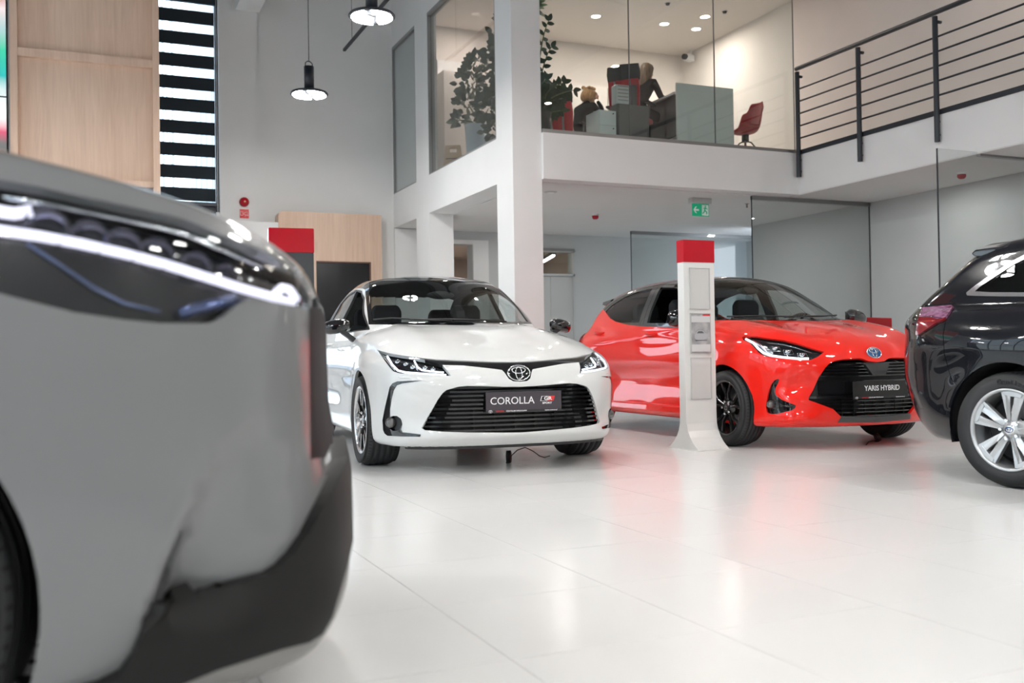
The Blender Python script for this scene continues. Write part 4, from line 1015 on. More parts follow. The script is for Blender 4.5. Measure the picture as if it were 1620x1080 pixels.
def plate(car, x, z, wtxt, kind, w_=.52, h=.132, yaw=0., tilt=0., dy=0.):
    Mx = Matrix.Translation((x, dy, z)) @ Matrix.Rotation(tilt, 4, 'Y')
    p = MB().box((-.006, -w_/2, -h/2), (.006, w_/2, h/2)).build('name_plate', mat('plate_charcoal', (.05, .042, .052), .45) if kind == 'a' else mat('plate_black', (.014, .013, .013), .4), car.root, bevel=.003)
    p.matrix_local = Mx
    def T(nm, body, size, yy, zz, m_, sx=1., bold=0., par=p, lift=0.): return text(nm, body, size, m_, par, frame((.0068+lift, yy, zz), (0, 1, 0), (0, 0, 1), (1, 0, 0)), .0006, 'CENTER', sx, bold)
    bar = MB().box((.0062, -w_/2+.002, -h/2+.001), (.0068, w_/2-.002, -h/2+.0165)).build('footer_bar', mat('plate_footer', (.02, .02, .022), .4), p)
    if kind == 'a':
        T('plate_text', wtxt, .066, -.082, .008, TEXTW, 1.0, .0002)
        for (y0, y1, z0, z1, mm) in ((.115, .165, .002, .034, TEXTW), (.120, .1635, .004, .032, BLACK), (.163, .208, .002, .034, mat('plate_red', (.70, .03, .03), .4))):
            MB().prism([(y0-.005, z0), (y1-.005, z0), (y1+.004, z1), (y0+.004, z1)], .0068+.0002*(mm is BLACK), .0072+.0003*(mm is BLACK), 'x').build('logo_block', mm, p)
        T('logo_text', 'GR', .031, .163, .0175, TEXTW, 1.3, .0010, lift=.0012); T('logo_text', 'SPORT', .0165, .158, -.012, TEXTW, 1.35, .0006)
    else: T('plate_text', wtxt, .056, .012, .012, TEXTW, .95, .0008)
    T('footer_text', 'TOYOTA', .0125, -.168 if kind == 'a' else -.155, -h/2+.009, mat('plate_red', (.70, .03, .03), .4), 1.15, .0003)
    T('footer_text', 'CENTRUM WROCŁAW', .0125, -.055 if kind == 'a' else -.05, -h/2+.009, TEXTW, 1.1, .0002)
    T('footer_text', 'toyota-centrum.pl', .0125, .185, -h/2+.009, TEXTW, .95, .0001)
    m = MB(); ovals(m, .13); q = m.build('footer_emblem', TEXTW, p, merge=False); q.matrix_local = frame((.0072, -.232, -h/2+.009), (0, 1, 0), (-1, 0, 0), (0, 0, 1))
    return p
def slats(car, poly, zs, name, m, off=-.02, hgt=.004, dep=.02, proj='view', ymax=.8):
    """horizontal grille bars following the nose, clipped by the opening"""
    pr, un, _ = getattr(car, proj)(); px = np.array(poly, float); n = len(poly)
    def inside(P):
        C = pr(P); r = np.zeros(len(C), bool)
        for i in range(n):
            x1, y1, x2, y2 = px[i][0], px[i][1], px[(i+1) % n][0], px[(i+1) % n][1]
            r ^= ((y1 > C[:, 1]) != (y2 > C[:, 1])) & (C[:, 0] < (x2-x1)*(C[:, 1]-y1)/((y2-y1) if y2 != y1 else 1e-12)+x1)
        return r
    for z in zs:
        ys = np.linspace(0, -ymax, 60); P = car.hit([(y, z) for y in ys], 'front', 0.); I = inside(P)
        if not I[0:3].any() and not I.any(): continue
        k1 = np.nonzero(I)[0].max(); k0 = np.nonzero(I)[0].min()
        Q = car.hit([(y, z) for y in np.linspace(ys[k0] if k0 > 2 else 0, ys[k1]-.012, 12)], 'front', off)
        spans = [np.vstack([Q[::-1], Q[1:]*np.array([1, -1, 1])])] if k0 <= 2 else [Q, Q*np.array([1, -1, 1])]
        for sp_ in spans:
            MB().loft([[(p[0], p[1], p[2]-hgt), (p[0]-dep, p[1], p[2]-hgt*.6), (p[0]-dep, p[1], p[2]+hgt*.6), (p[0], p[1], p[2]+hgt)] for p in sp_], smooth=False).build(name, m, car.root)
# ------------------------------------------------------------------ shared car fittings
def paint(name, c, metal=0., rough=.35): return mat(name, c, rough, metal=metal, coat=1., coatr=.02, spec=0.1)
CARGLASS = glass_mat('car_glass', (.55, .60, .59), 1.0)
CARGLASS_D = glass_mat('privacy_glass', (.12, .13, .13), 1.0)
LAMPGLASS = glass_mat('headlamp_cover', (.88, .90, .92), 1.0)
LINER = mat('dark_cabin_trim', (.012, .012, .013), .75)
SEAT = mat('charcoal_seat_fabric', (.022, .022, .025), .85)
LAMPIN = mat('lamp_housing', (.03, .032, .036), .18, metal=.6)
LAMPCH = mat('lamp_chrome', (.75, .77, .80), .12, metal=1.)
DRL = mat('daytime_light', (.9, .93, 1.), .3, emit=(.86, .90, 1.), es=.75)
def interior(car, xf=-.62, xr=-2.15, zs=.52, wid=.62, ztop=1.22, cowl=.97, wheel_y=.36, rear=True, dashx=-.25):
    r = car.root
    MB().box((xr-.5, -wid, .28), (dashx, wid, .32)).build('cabin_floor', LINER, r)
    m = MB(); rings = []
    for x, z0, z1 in ((dashx-.42, .62, cowl-.06), (dashx-.36, .6, cowl-.02), (dashx-.12, .6, cowl-.005), (dashx+.0, .6, cowl-.03)):
        rings.append([(x, -wid, z0), (x, wid, z0), (x, wid, z1-.03), (x, wid*.6, z1), (x, -wid*.6, z1), (x, -wid, z1-.03)])
    m.loft(rings, smooth=False).build('dashboard', LINER, r, bevel=.01)
    s0 = None
    def seat(x, y, back):
        b = MB()
        rings = []
        for z, dx, w_, t in ((zs, 0, .24, .06), (zs+.25, -.05, .25, .07), (zs+.45, -.11, .22, .06), (zs+.54, -.14, .16, .045)):
            rings.append([(x+dx+t, y-w_, z), (x+dx+t*.6, y, z), (x+dx+t, y+w_, z), (x+dx-t, y+w_*.9, z), (x+dx-t, y-w_*.9, z)])
        b.loft(rings, smooth=True); o = b.build('seat', SEAT, r)
        MB().box((x-.05, y-.25, zs-.16), (x+.48, y+.25, zs-.02)).build('cushion', SEAT, o, bevel=.03)
        h = MB(); rings = []
        for z, w_, t in ((ztop-.20, .10, .03), (ztop-.17, .13, .05), (ztop-.06, .13, .05), (ztop-.01, .10, .035)):
            rings.append([(x-.15+t, y-w_, z), (x-.15+t, y+w_, z), (x-.15-t, y+w_, z), (x-.15-t, y-w_, z)])
        h.loft(rings, smooth=False).build('head_restraint', SEAT, o, bevel=.018)
        for q in (-.05, .05): MB().cyl((x-.15, y+q, ztop-.30), (x-.15, y+q, ztop-.18), .006, 6).build('post', SILVER, o)
    for y in (-.36, .36): seat(xf-.75, y, 1)
    if rear:
        for y in (-.36, .36): seat(xr-.02, y, 0)
    sw = MB(); c = Vector((dashx-.52, wheel_y, cowl-.09)); ax = Vector((-.9, 0, .42)).normalized(); u = Vector((0, 1, 0)); v = ax.cross(u)
    sw.tube([tuple(c+u*.18*math.cos(a)+v*.18*math.sin(a)) for a in [2*PI*k/32 for k in range(33)]], .014, 8, caps=False)
    sw.tube([tuple(c-u*.17), tuple(c+u*.17)], .014, 8).tube([tuple(c), tuple(c-v*.17)], .014, 8).ell(tuple(c), (.05, .07, .05), 12, 8)
    sw.build('steering_wheel', BLACK, r, merge=False)
    MB().ell((dashx-.78, 0, cowl+.30), (.02, .12, .035), 16, 8).build('rear_view_mirror', BLACK, r)
def mirror(car, x, y, z, m, size=(.085, .125, .075), arm=True):
    for sg in (-1, 1):
        q = MB(); rings = []
        for t, k in ((-1, .30), (-.92, .62), (-.6, .92), (-.1, 1.), (.5, .95), (.85, .78), (1., .45)):
            rings.append([(x+size[0]*k*math.cos(a)*(1 if math.cos(a) > 0 else .35)-.05*(t+1)*.5, sg*(y+size[1]*t), z+size[2]*k*math.sin(a)-.012*t) for a in [2*PI*j/18 for j in range(18)]])
        if sg < 0: rings = rings[::-1]
        o = q.loft(rings).build('door_mirror', m, car.root)
        MB().box((x-.055, sg*y-size[1]*.75, z-size[2]*.7), (x-.045, sg*y+size[1]*.75, z+size[2]*.7)).build('mirror_glass', CHROME, o)
        if arm: MB().loft([[(x+.03, sg*(y-size[1]*.9-dy), z-.035-dz), (x-.04, sg*(y-size[1]*.9-dy), z-.035-dz), (x-.04, sg*(y-size[1]*.9-dy+.02), z-.065-dz), (x+.03, sg*(y-size[1]*.9-dy+.02), z-.065-dz)] for dy, dz in ((-.06, -.03), (.02, .03), (.08, .08))], smooth=False).build('mirror_foot', BLACK, o)
def arches(car, xs, R, part='arch', only=None, open_bottom=True):
    for xc in xs:
        a = [PI*k/28 for k in range(-3, 32)]
        poly = [(xc+R*math.cos(t), car.spec['hub']+R*math.sin(t)) for t in a]
        poly = [(xc+R*1.0, .05)]+poly+[(xc-R*1.0, .05)]
        car.cut(poly, 'side', part, cond=lambda x, y, z: y < -.45)
        for sg in (-1, 1):
            m = MB(); vs = []; fs = []
            n = 26
            for k in range(n+1):
                t = -.25+(PI+.5)*k/n
                for yy in (.52, car.spec['half']-.03): vs.append((xc+(R+.004)*math.cos(t), sg*yy, car.spec['hub']+(R+.004)*math.sin(t)))
            for k in range(n): fs.append((2*k, 2*k+1, 2*k+3, 2*k+2))
            fs.append(tuple(2*k for k in range(n+1)))
            m.add(vs, fs).build('wheel_arch_liner', LINER, car.root, merge=False)
def wipers(car, pts_list, m=BLACK):
    for pts in pts_list:
        P = car.hit(pts, 'view', .018); MB().tube([tuple(p) for p in P], .007, 6).build('wiper', m, car.root)
        
# ------------------------------------------------------------------ white saloon
def mod_white(x, y, z, W, T, N, Q):
    # shoulder line, front corner scallops and lower bumper lip
    W = W+.012*np.exp(-((z-.80)/.05)**2)*sstep(-3.2, -2.2, x)*0-.018*np.exp(-((z-.50)/.13)**2)*sstep(-.6, -1.2, x)
    N = N+.020*np.exp(-((z-.245)/.035)**2)*sstep(.85, .5, y)
    N = N-.03*np.exp(-((z-.36)/.09)**2)*np.exp(-((y-.68)/.10)**2)
    T = T+.018*np.exp(-((y-.50-.0*x)/.10)**2)*sstep(.75, .3, x)
    return W, T, N, Q
WHITE_CAR = dict(xr=-3.70, xf=.93, wb=2.70, hub=.318, arch=.36, half=.885, belly=.17, flare=.010,
    plan=[(-3.70, .72), (-3.4, .80), (-3.0, .862), (-2.7, .885), (-1.35, .872), (-.6, .872), (-.3, .880), (.1, .887), (.35, .880), (.6, .852), (.8, .80), (.93, .74)],
    section=[(.15, .07), (.22, .03), (.32, .01), (.45, .012), (.6, .012), (.70, .004), (.78, .010), (.86, .035), (.93, .075), (1.0, .14), (1.1, .26)],
    top=[(-3.75, .93), (-3.6, 1.02), (-3.4, 1.055), (-3.0, 1.04), (-2., 1.02), (-.5, 1.015), (-.3, 1.0), (0, .955), (.3, .885), (.5, .830), (.7, .760), (.82, .708), (.93, .62)],
    crown=[(0, 0), (.2, .004), (.4, .018), (.55, .034), (.65, .048), (.75, .075), (.85, .12), (.95, .20)],
    nose=[(.10, .78), (.17, .865), (.24, .905), (.32, .915), (.45, .925), (.58, .93), (.66, .92), (.72, .885), (.80, .82), (.9, .70)],
    nose_plan=[(0, 0), (.2, .006), (.4, .035), (.55, .085), (.65, .145), (.72, .205), (.78, .28), (.84, .40), (.90, .60), (1.0, 1.1)],
    tail=[(.1, -3.5), (.3, -3.66), (.6, -3.70), (.9, -3.66), (1.05, -3.6)], tail_plan=[(0, 0), (.4, .03), (.6, .1), (.75, .22), (.88, .5), (1., .9)],
    roof=[(-3.7, .80), (-3.4, .97), (-3.15, 1.09), (-2.8, 1.275), (-2.4, 1.40), (-2.0, 1.455), (-1.65, 1.467), (-1.35, 1.455), (-1.08, 1.41), (-.8, 1.285), (-.5, 1.115), (-.28, .99), (0, .84)],
    cabin=[(-3.6, .52), (-3.2, .64), (-2.8, .72), (-2.3, .765), (-1.5, .79), (-.7, .785), (-.3, .76), (.1, .70)],
    wrap=[(-3.5, -.35), (-2.2, -.1), (-1.6, .1), (-1.1, .42), (-.3, .50)], tumble=.42, zbelt=.93, rcrown=.16, mod=mod_white, k_top=.10, k_nose=.12, k_cab=.085, k_belt=.03)
def white_car():
    c = Car('white_saloon_car', WHITE_CAR, (2.70, 6.84), math.radians(-94.2), 'white saloon car with black roof and name plate reading COROLLA, front towards the viewer')
    PW = paint('pearl_white_paint', (.70, .71, .705), rough=.4)
    # seams and panels
    hoodline = [(583, 513), (583.5, 527), (586, 543), (596, 551.5), (617, 558.5), (650, 563.5), (690, 568), (735, 570), (783, 572), (905, 572)]
    c.cut(hoodline+[(905, 509), (584, 509.5)], 'view', 'hood', cond=lambda x, y, z: z < 1.04 and x > -.42)
    c.cut([(-1.02, .99), (-1.02, .33), (-2.06, .33), (-2.06, .99)], 'side', 'rear_door'); 
    c.cut([(-.42, .95), (-.50, .80), (-.46, .45), (-.50, .33), (-1.50, .33), (-1.50, 1.0), (-.42, 1.0)], 'side', 'front_door')
    c.cut([(-1.505, .99), (-1.505, .33), (-2.20, .33), (-2.42, .62), (-2.36, .99)], 'side', 'rear_door')
    hl = [(596.5, 553), (606, 555.8), (617, 558.8), (634, 561.5), (650, 563.8), (672, 569), (690, 573.5), (700, 577), (713.5, 594.5), (692, 593.8), (673, 592.5), (633, 590.5), (621, 587), (613, 577), (605, 565)]
    st = [(650, 563.6), (690, 568.2), (735, 570.2), (783, 572.2), (905, 572.2), (905, 605), (838, 604.5), (812, 603), (805, 599), (798, 589), (794, 585), (783, 583.5), (757, 580.5), (733, 578), (700, 577), (690, 573.5), (672, 569)]
    gr = [(667, 676.7), (676, 660), (684, 647), (692, 633), (700, 622), (706, 617), (713, 614.8), (725, 611.5), (740, 609.8), (800, 611.5), (903, 611.5), (903, 683), (800, 684), (735, 683.8), (700, 682.5), (671, 680)]
    gar = [(667, 602), (648, 602.3), (629, 603.2), (621.5, 606), (617, 612), (614, 625), (609.5, 644), (605.6, 664.5), (606.6, 680), (609, 685.5), (613.4, 688.8), (640, 690.2), (665, 690.4), (665.8, 687), (637, 683.5), (634.6, 679), (636.5, 671), (635, 664), (630, 659.2), (623, 657.6), (617.5, 659), (617.3, 647), (619.5, 632), (623, 617.5), (628, 609.3), (637, 606.3)]
    c.cut(hl, 'view', 'headlight'); c.cut(st, 'view', 'strip', cond=lambda x, y, z: z < .9); c.cut(gr, 'view', 'grille'); c.cut(gar, 'view', 'garnish')
    c.cut([(635.5, 670), (634, 662), (628, 657.8), (622, 657.8), (616, 662), (613.8, 669.5), (616, 677), (622, 681.3), (628, 681.3), (634, 677)], 'view', 'fogpod')
    c.seam([(648, 598), (633, 598), (629.5, 596)], 'view', .0016)
    # windscreen, roof
    ws = [(575.5, 441.5), (620, 440.3), (700, 440.0), (780, 441.5), (910, 480), (910, 516), (583, 513), (579.5, 480)]
    c.cut(ws, 'view', 'screen_frame', cond=lambda x, y, z: z > .9 and x > -1.35)
    wg = [(583.5, 444.5), (620, 443.8), (700, 443.6), (820, 443.6), (910, 480), (910, 511.2), (590, 509), (584.5, 480)]
    c.cut(wg, 'view', 'windscreen', cond=lambda x, y, z: z > .9 and x > -1.35)
    c.cut([(-1.02, -.60), (-1.06, 0.02), (-2.75, .02), (-2.75, -.50), (-2.2, -.56), (-1.5, -.60)], 'plan', 'roof', only=['body'], cond=lambda x, y, z: z > 1.28)
    dlo = [(-.60, .972), (-.83, 1.105), (-1.07, 1.25), (-1.27, 1.318), (-1.6, 1.35), (-2.05, 1.335), (-2.5, 1.24), (-2.82, 1.10), (-2.92, 1.03), (-2.7, 1.005), (-1.6, .975), (-.9, .955)]
    c.cut(dlo, 'side', 'window_frame', cond=lambda x, y, z: y < -.4 and z > .9)
    c.cut([(-.63, .985), (-.84, 1.095), (-1.08, 1.237), (-1.28, 1.304), (-1.54, 1.333), (-1.54, .985), (-.9, .968)], 'side', 'front_glass', cond=lambda x, y, z: y < -.4)
    c.cut([(-1.60, .998), (-1.60, 1.333), (-2.03, 1.315), (-2.30, 1.265), (-2.36, 1.02)], 'side', 'rear_glass', cond=lambda x, y, z: y < -.4)
    c.cut([(-.50, .0), (-.56, .60), (.0, .60), (0, 0)], 'rear', 'dummy') if False else None
    c.cut([(-2.42, 0.02), (-2.46, -.53), (-2.75, -.56), (-3.12, -.55), (-3.16, .02)], 'plan', 'rear_screen', cond=lambda x, y, z: 1.0 < z < 1.36)
    arches(c, (0, -2.70), .352)
    c.names_used = 1
    liner = LINER
    # pieces
    c.piece(['body'], 'body_shell', PW, thick=.022, inner=liner)
    c.piece(['hood'], 'bonnet', PW, off=.0, thick=.015)
    c.piece(['front_door'], 'front_door', PW, thick=.02, centre=False, inner=liner)
    c.piece(['rear_door'], 'rear_door', PW, thick=.02, centre=False, inner=liner)
    c.piece(['gap'], 'panel_gap', BLACK, off=-.004)
    c.piece(['roof'], 'roof_panel', GBLACK, thick=.02, inner=liner)
    c.piece(['screen_frame'], 'windscreen_surround', GBLACK, off=-.002, thick=.012, inner=liner)
    c.piece(['windscreen'], 'windscreen', CARGLASS, off=-.004)
    c.piece(['rear_screen'], 'rear_screen', CARGLASS, off=-.004)
    c.piece(['window_frame'], 'window_surround', BLACK, off=-.003, thick=.02, centre=False)
    for g in c.piece(['rear_glass'], 'rear_door_window', CARGLASS, off=-.008, centre=False): pass
    c.piece(['strip'], 'upper_grille_strip', GBLACK, off=-.006, thick=.02)
    c.piece(['grille'], 'grille_backing', BLACK, off=-.075)
    c.piece(['garnish'], 'bumper_garnish', GBLACK, off=.003, thick=.02, centre=False)
    fp = c.piece(['fogpod'], 'fog_lamp_pod', BLACK, off=-.022, centre=False)
    cov = c.piece(['headlight'], 'headlight', LAMPGLASS, off=-.001, centre=False)
    hs = c.piece(['headlight'], 'lamp_housing', LAMPIN, off=-.035, centre=False)
    for a, b in zip(cov, hs): b.parent = a
    c.ribbon([(612, 561), (619, 575), (628, 584.5), (640, 587.5), (672, 589.5), (706, 591.5)], 'light_strip', DRL, .0075, -.012, parents=cov)
    c.ribbon([(655, 568), (660, 578), (667, 583.2), (684, 585.5), (702, 587)], 'light_strip', DRL, .0060, -.012, parents=cov)
    c.ribbon([(600, 556), (608, 562), (620, 579), (624, 583)], 'lamp_reflector', LAMPCH, .010, -.022, parents=cov)
    c.ribbon([(655, 571), (662, 581)], 'lamp_reflector', LAMPCH, .012, -.025, parents=cov)
    for q in ((628, 568), (641, 572), (652, 577), (672, 578), (685, 580)):
        P = c.hit([q], 'view', -.022)[0]
        for k, sg in enumerate((1, -1)): MB().ell((P[0], P[1]*sg, P[2]), (.012, .018, .016), 12, 8).build('lamp_lens', LAMPCH, cov[k])
    P = c.hit([(619.5, 668.5)], 'view', -.002)[0]
    for k, sg in enumerate((1, -1)):
        MB().lathe([(0, .012), (.026, .006), (.036, -.01), (.036, -.03)], 20, 'x', (P[0]-.0, P[1]*sg, P[2])).build('fog_lamp', mat('fog_lens', (.16, .16, .16), .12, metal=.6, coat=.5), fp[k])
    zz = [.283+.0275*k for k in range(11)]
    slats(c, gr, zz, 'grille_slat', GBLACK, off=-.012, hgt=.0062, dep=.035)
    for y in (-.30, -.16, -.02, .12, .26):
        x_ = float(c.hit([(y, .36)], 'front', -.045)[0][0]); MB().box((x_-.02, y-.005, .27), (x_, y+.005, .42)).build('grille_rib', BLACK, c.root)
    # lower splitter
    Q = c.hit([(y, .185) for y in np.linspace(0, -.70, 12)], 'front', -.01)
    R_ = np.vstack([Q[::-1], Q[1:]*np.array([1, -1, 1])])
    MB().loft([[(p[0], p[1], .195), (p[0]-.10, p[1], .195), (p[0]-.10, p[1], .155), (p[0]-.02, p[1], .158)] for p in R_], smooth=False).build('lower_valance', BLACK, c.root)
    em = float(c.hit([(0, .645)], 'front')[0][0]); emblem(c, em+.004, .643, math.radians(14), .155)
    plate(c, .945, .458, 'COROLLA', 'a', dy=.012)
    MB().box((.89, -.2, .40), (.935, .2, .50)).build('plate_bracket', BLACK, c.root)
    mirror(c, -.66, .93, 1.0, GBLACK, (.070, .098, .058))
    wipers(c, [[(592, 508.5), (620, 506), (660, 508.5), (715, 511)], [(650, 509), (700, 508), (760, 509.5), (800, 512)]])
    # door handles
    for xh in (-1.38, -2.30):
        for sg in (-1, 1): MB().tube([(xh, sg*.868, .86), (xh+.03, sg*.905, .862), (xh+.15, sg*.905, .868), (xh+.18, sg*.872, .868)], .011, 8).build('door_handle', PW, c.root)
    interior(c)
    for sg in (-1, 1):
        wheel(c, 0, sg, sg*.772, .318, .225, .235, 'five_v', mat('gloss_black_wheel', (.012, .012, .013), .2, coat=.6), mat('machined_alloy', (.62, .62, .63), .25, metal=.9))
        wheel(c, -2.70, sg, sg*.775, .318, .225, .235, 'five_v', MATS['gloss_black_wheel'], MATS['machined_alloy'])
    return c
WC = white_car()
# charger puck and cable in front of the white car
ch = empty('charging_puck', (2.76, 6.47, 0), 1.0, 'small black plug with a thin cable on the floor under the white car front', 'plug')
MB().cyl((0, 0, .045), (.0, -.028, .046), .044, 18).build('plug_body', BLACK, ch); MB().box((-.012, -.02, 0), (.012, .005, .01)).build('foot', BLACK, ch); MB().cyl((.01, -.01, .08), (.045, -.01, .068), .007, 8).build('prong', BLACK, ch)
cw_ = [(.03, .0, .008), (.035, .0, .05), (.09, .02, .085), (.16, .04, .10), (.23, .07, .07), (.31, .11, .022), (.36, .14, .008), (.45, .24, .006)]
MB().tube([(x*math.cos(1.)+y*math.sin(1.), -x*math.sin(1.)+y*math.cos(1.), z) for x, y, z in cw_], .0035, 6).build('cable', BLACK, ch)
# ------------------------------------------------------------------ red hatchback
def mod_red(x, y, z, W, T, N, Q):
    # deep waist on the doors, swollen haunches, scooped bumper corners
    W = W-.045*np.exp(-((z-.50)/.13)**2)*sstep(.0, -.7, x)*sstep(-2.45, -1.9, x)
    W = W+.030*np.exp(-((z-.78)/.16)**2)*np.exp(-((x+2.45)/.50)**2)-.02*np.exp(-((z-.86)/.10)**2)*np.exp(-((x+1.2)/.6)**2)
    N = N-.045*np.exp(-((z-.50)/.085)**2)*np.exp(-((y-.62)/.13)**2)
    N = N+.030*np.exp(-((z-.235)/.05)**2)*sstep(.45, .6, y)
    N = N-.012*sstep(.60, .66, z)*sstep(.2, .3, y)*0
    T = T+.022*np.exp(-((y-.60)/.12)**2)*sstep(.7, .3, x)-.010*np.exp(-((y-.30)/.15)**2)*sstep(.8, .4, x)
    return W, T, N, Q
RED_CAR = dict(xr=-3.15, xf=.81, wb=2.56, hub=.308, arch=.35, half=.872, belly=.175, flare=.020,
    plan=[(-3.15, .70), (-2.95, .80), (-2.7, .858), (-2.5, .872), (-2.1, .858), (-1.3, .842), (-.7, .845), (-.35, .860), (0, .874), (.3, .868), (.55, .835), (.8, .76)],
    section=[(.15, .06), (.22, .022), (.30, .008), (.45, .010), (.6, .008), (.7, .0), (.8, .006), (.88, .022), (.95, .052), (1.02, .10), (1.12, .20)],
    top=[(-3.2, .98), (-3.05, 1.03), (-2.6, 1.10), (-2.2, 1.10), (-1., 1.075), (-.4, 1.06), (-.2, 1.045), (0, 1.015), (.3, .955), (.5, .895), (.65, .835), (.75, .775), (.84, .69)],
    crown=[(0, 0), (.2, .004), (.4, .018), (.55, .032), (.65, .048), (.75, .08), (.85, .13), (.95, .21)],
    nose=[(.10, .66), (.17, .735), (.24, .785), (.32, .800), (.5, .805), (.62, .795), (.70, .775), (.78, .735), (.86, .66), (.95, .52)],
    nose_plan=[(0, 0), (.2, .010), (.4, .050), (.55, .110), (.65, .17), (.72, .23), (.78, .31), (.84, .44), (.90, .66), (1.0, 1.2)],
    tail=[(.1, -2.95), (.3, -3.10), (.6, -3.14), (.85, -3.12), (1.05, -3.02)], tail_plan=[(0, 0), (.4, .02), (.6, .07), (.75, .17), (.88, .42), (1., .8)],
    roof=[(-3.25, .80), (-3.08, .99), (-2.97, 1.12), (-2.82, 1.27), (-2.6, 1.385), (-2.3, 1.44), (-1.8, 1.478), (-1.4, 1.485), (-1.12, 1.468), (-.9, 1.42), (-.62, 1.30), (-.3, 1.135), (-.06, 1.0), (.12, .88)],
    cabin=[(-3.2, .56), (-2.95, .66), (-2.6, .725), (-2.1, .755), (-1.3, .775), (-.6, .775), (-.2, .76), (.2, .70)],
    wrap=[(-3.2, -.30), (-2.5, -.2), (-1.6, .1), (-1.1, .40), (-.2, .45)], tumble=.40, zbelt=1.0, rcrown=.15, mod=mod_red, k_top=.10, k_nose=.13, k_cab=.10, k_belt=.04)
def red_car():
    c = Car('red_hatchback_car', RED_CAR, (5.65, 6.68), math.radians(-91.9), 'bright red hatchback car with black roof and name plate reading YARIS HYBRID')
    PR = paint('bright_red_paint', (.88, .016, .008), rough=.42)
    RB = mat('roof_gloss_black', (.008, .008, .010), .12, coat=1.)
    c.cut([(1440, 509), (1147, 506), (1129, 507), (1073, 518.5), (1030, 517), (1008, 515.5), (991.5, 513.2), (974, 508.6), (964, 502.5), (957, 492.2), (951, 486), (944.5, 481.5), (934, 478), (900, 440), (940, 400), (1450, 400)], 'view', 'upper', cond=lambda x, y, z: z > .93)
    c.cut([(1147, 504), (1149, 516), (1161, 521.5), (1178, 530), (1213, 534.8), (1240.6, 538), (1264, 543.8), (1287, 551.5), (1303.7, 556.6), (1330, 553.4), (1358.5, 550.6), (1371, 546), (1386.6, 544.6), (1400, 546), (1440, 546), (1440, 504)], 'view', 'hood', only=['body'])
    hl = [(1174, 532.8), (1178, 530.5), (1195, 531.6), (1213, 534.6), (1240.6, 538), (1264, 543.8), (1287, 551.5), (1303.7, 556.4), (1294, 564), (1283.3, 569), (1267.8, 569.6), (1244, 567.5), (1221, 565), (1211, 563.2), (1203.6, 560), (1198, 556), (1193.9, 550.6), (1186, 542.5), (1175, 537)]
    gr = [(1279.3, 629), (1286.4, 616.8), (1295, 597.4), (1305.7, 581.6), (1312, 575), (1319.8, 571), (1333.9, 567.8), (1360, 566.6), (1366, 567.8), (1374, 571.2), (1386.6, 572.5), (1412, 572.5), (1412, 660), (1332, 660), (1326, 654.5), (1318, 646.7), (1304, 641.4), (1279.3, 632.6)]
    fog = [(1230, 599.2), (1233, 600.2), (1231, 606), (1227, 613), (1226, 619), (1228, 625), (1236.7, 632.2), (1259, 641), (1258, 645), (1252, 649), (1228.9, 654.6), (1219, 654.8), (1213.5, 652), (1211.4, 644), (1214.3, 624.4), (1219, 608.9), (1224, 602)]
    c.cut(hl, 'view', 'headlight', cond=lambda x, y, z: x > -.3)
    c.cut(gr, 'view', 'grille'); c.cut(fog, 'view', 'fog')
    c.cut([(1331, 658.8), (1412, 658.8), (1412, 667.5), (1325, 667.8)], 'view', 'lipstrip')
    c.cut([(-.36, 1.12), (-.42, .85), (-.40, .55), (-.46, .36), (-1.42, .36), (-1.42, 1.12)], 'side', 'front_door', only=['body'], cond=lambda x, y, z: z > .33)
    c.cut([(-1.424, 1.12), (-1.424, .36), (-2.02, .36), (-2.10, .50), (-2.22, .66), (-2.40, .80), (-2.52, .92), (-2.54, 1.12)], 'side', 'rear_door', only=['body'])
    # window openings
    c.cut([(-.42, 1.02), (-.72, 1.19), (-.98, 1.315), (-1.18, 1.365), (-1.44, 1.385), (-1.44, 1.045), (-.85, 1.02)], 'side', 'front_glass', only=['upper'])
    c.cut([(-1.60, 1.055), (-1.60, 1.385), (-1.9, 1.372), (-2.15, 1.335), (-2.38, 1.265), (-2.47, 1.215), (-2.49, 1.16), (-2.42, 1.105), (-2.22, 1.075)], 'side', 'rear_glass', only=['upper'])
    c.seam([(-1.51, 1.03), (-1.51, 1.42)], 'side', .004, only=['upper'])
    c.seam([(-.40, 1.03), (-.72, 1.215), (-1.0, 1.345), (-1.2, 1.395), (-1.5, 1.415), (-1.9, 1.405), (-2.2, 1.36), (-2.45, 1.275), (-2.56, 1.20)], 'side', .004, only=['upper'])
    c.cut([(-1.05, .02), (-1.05, -.36), (-.98, -.56), (-.50, -.67), (-.36, -.69), (-.20, -.55), (-.10, -.3), (-.06, .02)], 'plan', 'windscreen', only=['upper'])
    c.cut([(.0, 1.08), (-.50, 1.10), (-.46, 1.36), (0, 1.38)], 'rear', 'rear_screen', only=['upper'], cond=lambda x, y, z: x < -2.6)
    arches(c, (0, -2.56), .352)
    c.cut([(-3.3, .74), (-2.86, .80), (-2.80, .90), (-2.95, .99), (-3.3, .99)], 'side', 'tail_light', only=['body'], cond=lambda x, y, z: x < -2.75)
    c.piece(['body'], 'body_shell', PR, thick=.022, inner=LINER)
    c.piece(['hood'], 'bonnet', PR, thick=.015)
    c.piece(['front_door'], 'front_door', PR, thick=.02, centre=False, inner=LINER)
    c.piece(['rear_door'], 'rear_door', PR, thick=.02, centre=False, inner=LINER)
    c.piece(['upper'], 'black_roof_and_pillars', RB, off=-.001, thick=.025, inner=LINER)
    c.piece(['gap'], 'panel_gap', BLACK, off=-.005)
    c.piece(['windscreen'], 'windscreen', CARGLASS, off=-.004); c.piece(['rear_screen'], 'rear_screen', CARGLASS_D, off=-.004)
    c.piece(['rear_glass'], 'rear_door_window', CARGLASS, off=-.006, centre=False)
